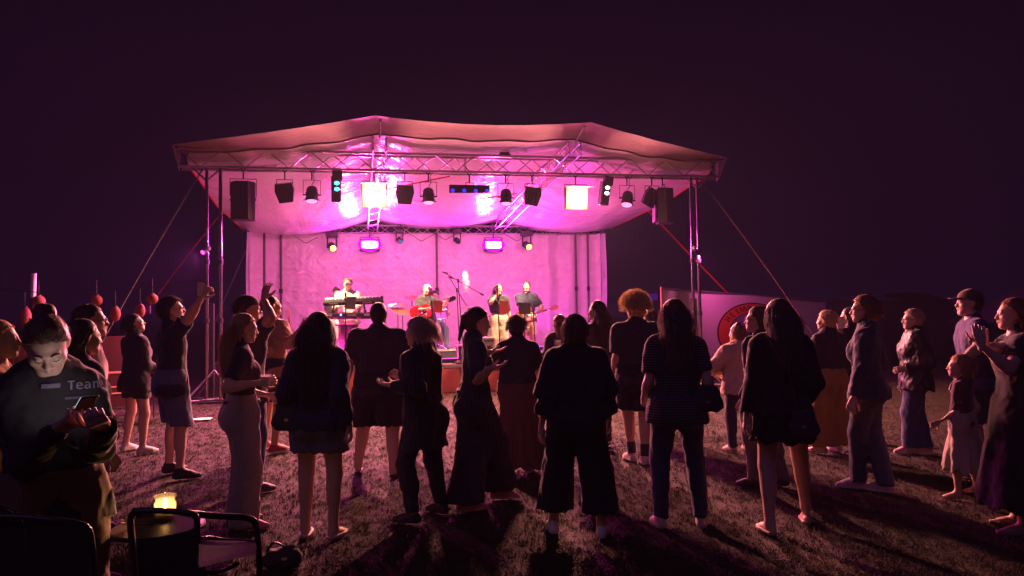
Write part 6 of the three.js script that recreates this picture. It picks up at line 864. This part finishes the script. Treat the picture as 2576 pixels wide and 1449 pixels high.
person({ label: 'tall woman with bob in denim jacket and jeans looking left', H: 1.75, foot: [2190, 1236], f: -58, sex: 'f', w: 1.06, res: 0.012, skin: 'fair', head: [-8, 2], glasses: true, hair: { type: 'bob', rgb: [0.2, 0.1, 0.04], thick: 0.026, strands: 500, fuzz: 0.05 }, top: { rgb: [0.05, 0.055, 0.085], sleeve: 1.95, loose: 0.03, hem: -0.08, collar: true, name: 'denim_jacket', fold: 0.009 }, bottom: { type: 'jeans', hem: 0.07, rgb: [0.07, 0.08, 0.12], wide: 0.008, knee: 0.062, cuff: 0.055 }, shoes: { rgb: [0.45, 0.32, 0.38], sole: true }, arms: { L: { w: [2148, 1000, 6.55], curl: 0.5 }, R: { l: [0.22, 0.9, -0.05] } }, feetW: { L: [2160, 1228], R: [2232, 1240] } });
person({ label: 'grey haired woman with glasses in black padded jacket and jeans', H: 1.62, foot: [2308, 1144], f: -72, sex: 'f', w: 1.1, res: 0.012, skin: 'fair', head: [-6, 2], glasses: true, hair: { type: 'short', rgb: [0.3, 0.22, 0.17], thick: 0.022, strands: 300, fuzz: 0.03 }, top: { rgb: [0.018, 0.016, 0.02], sleeve: 1.95, loose: 0.05, hem: -0.12, collar: true, name: 'padded_jacket', rough: 0.5, fold: 0.012 }, bottom: { type: 'jeans', hem: 0.09, rgb: [0.06, 0.07, 0.16], wide: 0.02, cuff: 0.062 }, shoes: { rgb: [0.6, 0.35, 0.4], sole: true }, arms: { L: { l: [-0.16, 0.98, -0.12] } }, feetW: { L: [2290, 1140], R: [2330, 1142] } });
person({ label: 'man in cap and violet lit tee, hand on the child before him', H: 1.8, x: 2446, d: 7.4, f: -76, sex: 'm', w: 1.05, res: 0.012, skin: 'fair', head: [0, 4], cap: [0.12, 0.08, 0.05], hair: { type: 'short', rgb: BROWNHAIR, thick: 0.004 }, top: { rgb: [0.06, 0.05, 0.14], sleeve: 0.75, loose: 0.024, hem: -0.1 }, bottom: { type: 'shorts', hem: 0.5, rgb: [0.04, 0.035, 0.05], wide: 0.03, knee: 0.08 }, shoes: { rgb: BLK }, arms: { L: { w: [2420, 905, 6.9], curl: 0.4 } } });
person({ label: 'small barefoot girl in a dress with pale tulle front', H: 1.2, foot: [2428, 1256], f: -52, sex: 'f', kid: true, res: 0.01, skin: 'fair', head: [-10, 4], hair: { type: 'bob', rgb: [0.28, 0.14, 0.06], thick: 0.016, strands: 350, fuzz: 0.05 }, top: { rgb: [0.1, 0.06, 0.05], sleeve: 0.05, loose: 0.012, hem: 0.02 }, bottom: { type: 'dress', hem: 0.36, rgb: [0.4, 0.34, 0.3], flare: 0.25, ripple: 0.1, folds: 10, waist: 0.2 }, arms: { L: { l: [-0.1, 0.66, -0.16] }, R: { l: [0.16, 0.62, 0.02] } }, feetW: { L: [2412, 1256], R: [2462, 1244] } });
person({ label: 'woman in black dress clapping with raised hands at the right edge', H: 1.7, x: 2556, d: 5.5, f: -66, sex: 'f', w: 1.2, res: 0.012, skin: 'fair', head: [-4, 2], hair: { type: 'long', rgb: [0.2, 0.08, 0.035], len: 0.4, strands: 400 }, top: { rgb: BLK, sleeve: 0.6, loose: 0.022, hem: -0.02 }, bottom: { type: 'dress', hem: 0.2, rgb: [0.02, 0.016, 0.022], flare: 0.32, waist: 0.16 }, shoes: { rgb: [0.3, 0.2, 0.18], sandal: true }, arms: { L: { w: [2468, 868, 5.2], curl: 0.15, point: [0.05, 1, -0.1], palm: [1, 0, 0], hint: [-0.5, -1, 0.1] }, R: { w: [2474, 872, 5.3], curl: 0.15, point: [0.0, 1, -0.1], palm: [-1, 0, 0], hint: [0.5, -1, 0.1] } } });

// ------------------------------------------------------------------ the band
const band = (px, t) => SP(onStage(px, 850, t).s, DECK, t), bf = 180 - 10;
person({ label: 'keyboard player in pale shirt and tinted glasses singing on the left', H: 1.86, pos: band(876, 1.15), f: bf, sex: 'm', res: 0.012, face: true, sing: true, skin: 'fair', glasses: 'dark', head: [0, -4], hair: { type: 'short', rgb: BROWNHAIR, thick: 0.012, front: 0.01 }, top: { rgb: [0.66, 0.64, 0.6], sleeve: 1.0, loose: 0.04, hem: -0.1, collar: true, fold: 0.009 }, bottom: { type: 'trousers', hem: 0.06, rgb: [0.1, 0.04, 0.1], wide: 0.02 }, shoes: { rgb: [0.5, 0.3, 0.2] }, arms: { L: { l: [-0.24, 1.08, -0.38], curl: 0.4, palm: [0, -1, 0] }, R: { l: [0.24, 1.08, -0.38], curl: 0.4, palm: [0, -1, 0] } }, group: undefined });
person({ label: 'musician in dark shirt and pale shorts half hidden behind the keyboards', H: 1.74, pos: band(846, 2.6), f: bf - 10, sex: 'm', res: 0.015, skin: 'fair', head: [0, -20], lean: [10, 0], hair: { type: 'short', rgb: DARKHAIR }, top: { rgb: [0.05, 0.045, 0.055], sleeve: 0.7, loose: 0.026, hem: -0.1 }, bottom: { type: 'shorts', hem: 0.5, rgb: [0.5, 0.46, 0.4], wide: 0.03 }, shoes: { rgb: GREYD } });
person({ label: 'woman in white headscarf and black tee playing a red guitar', H: 1.72, pos: band(1074, 1.35), f: bf + 8, sex: 'f', res: 0.012, face: true, sing: true, skin: 'fair', head: [6, 4, -8], bandana: [0.75, 0.66, 0.64], hair: { type: 'long', rgb: [0.2, 0.09, 0.04], len: 0.3, spread: 0.07, front: 0.02 }, top: { rgb: [0.035, 0.03, 0.04], sleeve: 0.85, loose: 0.036, hem: 0, fold: 0.008 }, bottom: { type: 'trousers', hem: 0.08, rgb: [0.035, 0.03, 0.04], wide: 0.012 }, shoes: { rgb: BLK }, arms: { R: { p: onStage(1070, 777, 1.0).p, curl: 0.6, palm: [0, 0, 1], hint: [0.9, -0.5, 0.2] }, L: { p: onStage(1124, 758, 1.02).p, curl: 0.85, palm: [0.2, 0.8, 0.4], hint: [-0.6, -0.9, 0.2] } } });
person({ label: 'drummer with glasses in black tee behind the red guitar', H: 1.74, pos: band(1096, 3.3).setY(DECK + 0.2), f: bf, sex: 'm', res: 0.013, face: true, glasses: true, skin: 'fair', head: [10, -8], hair: { type: 'short', rgb: DARKHAIR, thick: 0.016 }, seat: 0.62, top: { rgb: BLK, sleeve: 0.7, loose: 0.022, hem: -0.05 }, bottom: { type: 'jeans', hem: 0.1, rgb: DENIM }, shoes: { rgb: GREYD }, arms: { R: { l: [0.24, 0.86, -0.42], curl: 0.9 }, L: { l: [-0.3, 0.9, -0.36], curl: 0.9 } }, feet: { L: [-0.24, -0.42, -14], R: [0.24, -0.42, 14] } });
{ const p = band(1096, 3.3), t = thing('drum_stool', 'round drum stool under the drummer', 'stool', p); part('seat', new THREE.CylinderGeometry(0.17, 0.16, 0.08, 24), black, t, [0, 0.63, 0.0]); part('stem', rod(V(0, 0.2, 0), V(0, 0.6, 0), 0.025), chrome, t); for (const a of [0, 2.1, 4.2]) part('leg', rod(V(0, 0.35, 0), V(Math.cos(a) * 0.25, 0.21, Math.sin(a) * 0.25), 0.014), chrome, t); const r = thing('drum_riser', 'low platform under the drum kit', 'platform', p.clone().addScaledVector(AN, -0.1), TURN); part('top', box(2.0, 0.03, 1.5, 0.006), std([0.2, 0.17, 0.17], 0.7), r, [0, 0.185, 0]); part('frame', box(1.96, 0.16, 1.46, 0.006), black, r, [0, 0.085, 0]); }
const sg = person({ label: 'singer in knotted black tee and torn pale jeans with microphone', H: 1.72, pos: band(1255, 1.2), f: bf, sex: 'f', w: 1.06, res: 0.012, face: true, sing: true, skin: 'fair', head: [-14, 2], hair: { type: 'wavy', rgb: BROWNHAIR, len: 0.3, spread: 0.07, front: 0.02 }, top: { rgb: [0.035, 0.03, 0.04], sleeve: 0.85, loose: 0.028, hem: 0.16, fold: 0.008 }, bottom: { type: 'jeans', hem: 0.07, rgb: [0.68, 0.6, 0.45], wide: 0.024, knee: 0.075, cuff: 0.075, waist: 0.1 }, shoes: { rgb: [0.6, 0.5, 0.4] }, arms: { R: { l: [0.07, 1.47, -0.17], curl: 0.9, point: [-0.6, 0.6, -0.3], palm: [-0.7, -0.2, -0.4], hint: [0.7, -0.8, 0] }, L: { l: [-0.3, 0.82, -0.05], curl: 0.4 } } });
{ const p = sg.world(sg.hp(0, -0.06, -0.14)), t = thing('hand_microphone', 'microphone in the hand of the singer in pale jeans', 'microphone', p); part('handle', rod(V(0, -0.02, 0), V(-0.05, -0.16, 0.06), 0.017, 0.012), black, t); part('grille', new THREE.SphereGeometry(0.027, 14, 10), steel, t); }
person({ label: 'man in navy tee and pale shorts playing an electric guitar', H: 1.78, pos: band(1326, 1.45), f: bf + 4, sex: 'm', res: 0.012, face: true, sing: true, skin: 'fair', head: [6, 0], hair: { type: 'short', rgb: DARKHAIR, thick: 0.01 }, top: { rgb: [0.03, 0.028, 0.07], sleeve: 0.72, loose: 0.02, hem: -0.08 }, bottom: { type: 'shorts', hem: 0.52, rgb: [0.56, 0.44, 0.36], wide: 0.026, knee: 0.08 }, shoes: { rgb: BLK, high: 0.05 }, arms: { R: { p: onStage(1318, 796, 1.08).p, curl: 0.6, palm: [0, 0, 1], hint: [0.9, -0.4, 0.2] }, L: { p: onStage(1361, 782, 1.1).p, curl: 0.85, palm: [0.2, 0.8, 0.4], hint: [-0.7, -0.8, 0.2] } } });

renderer.render(scene, camera);
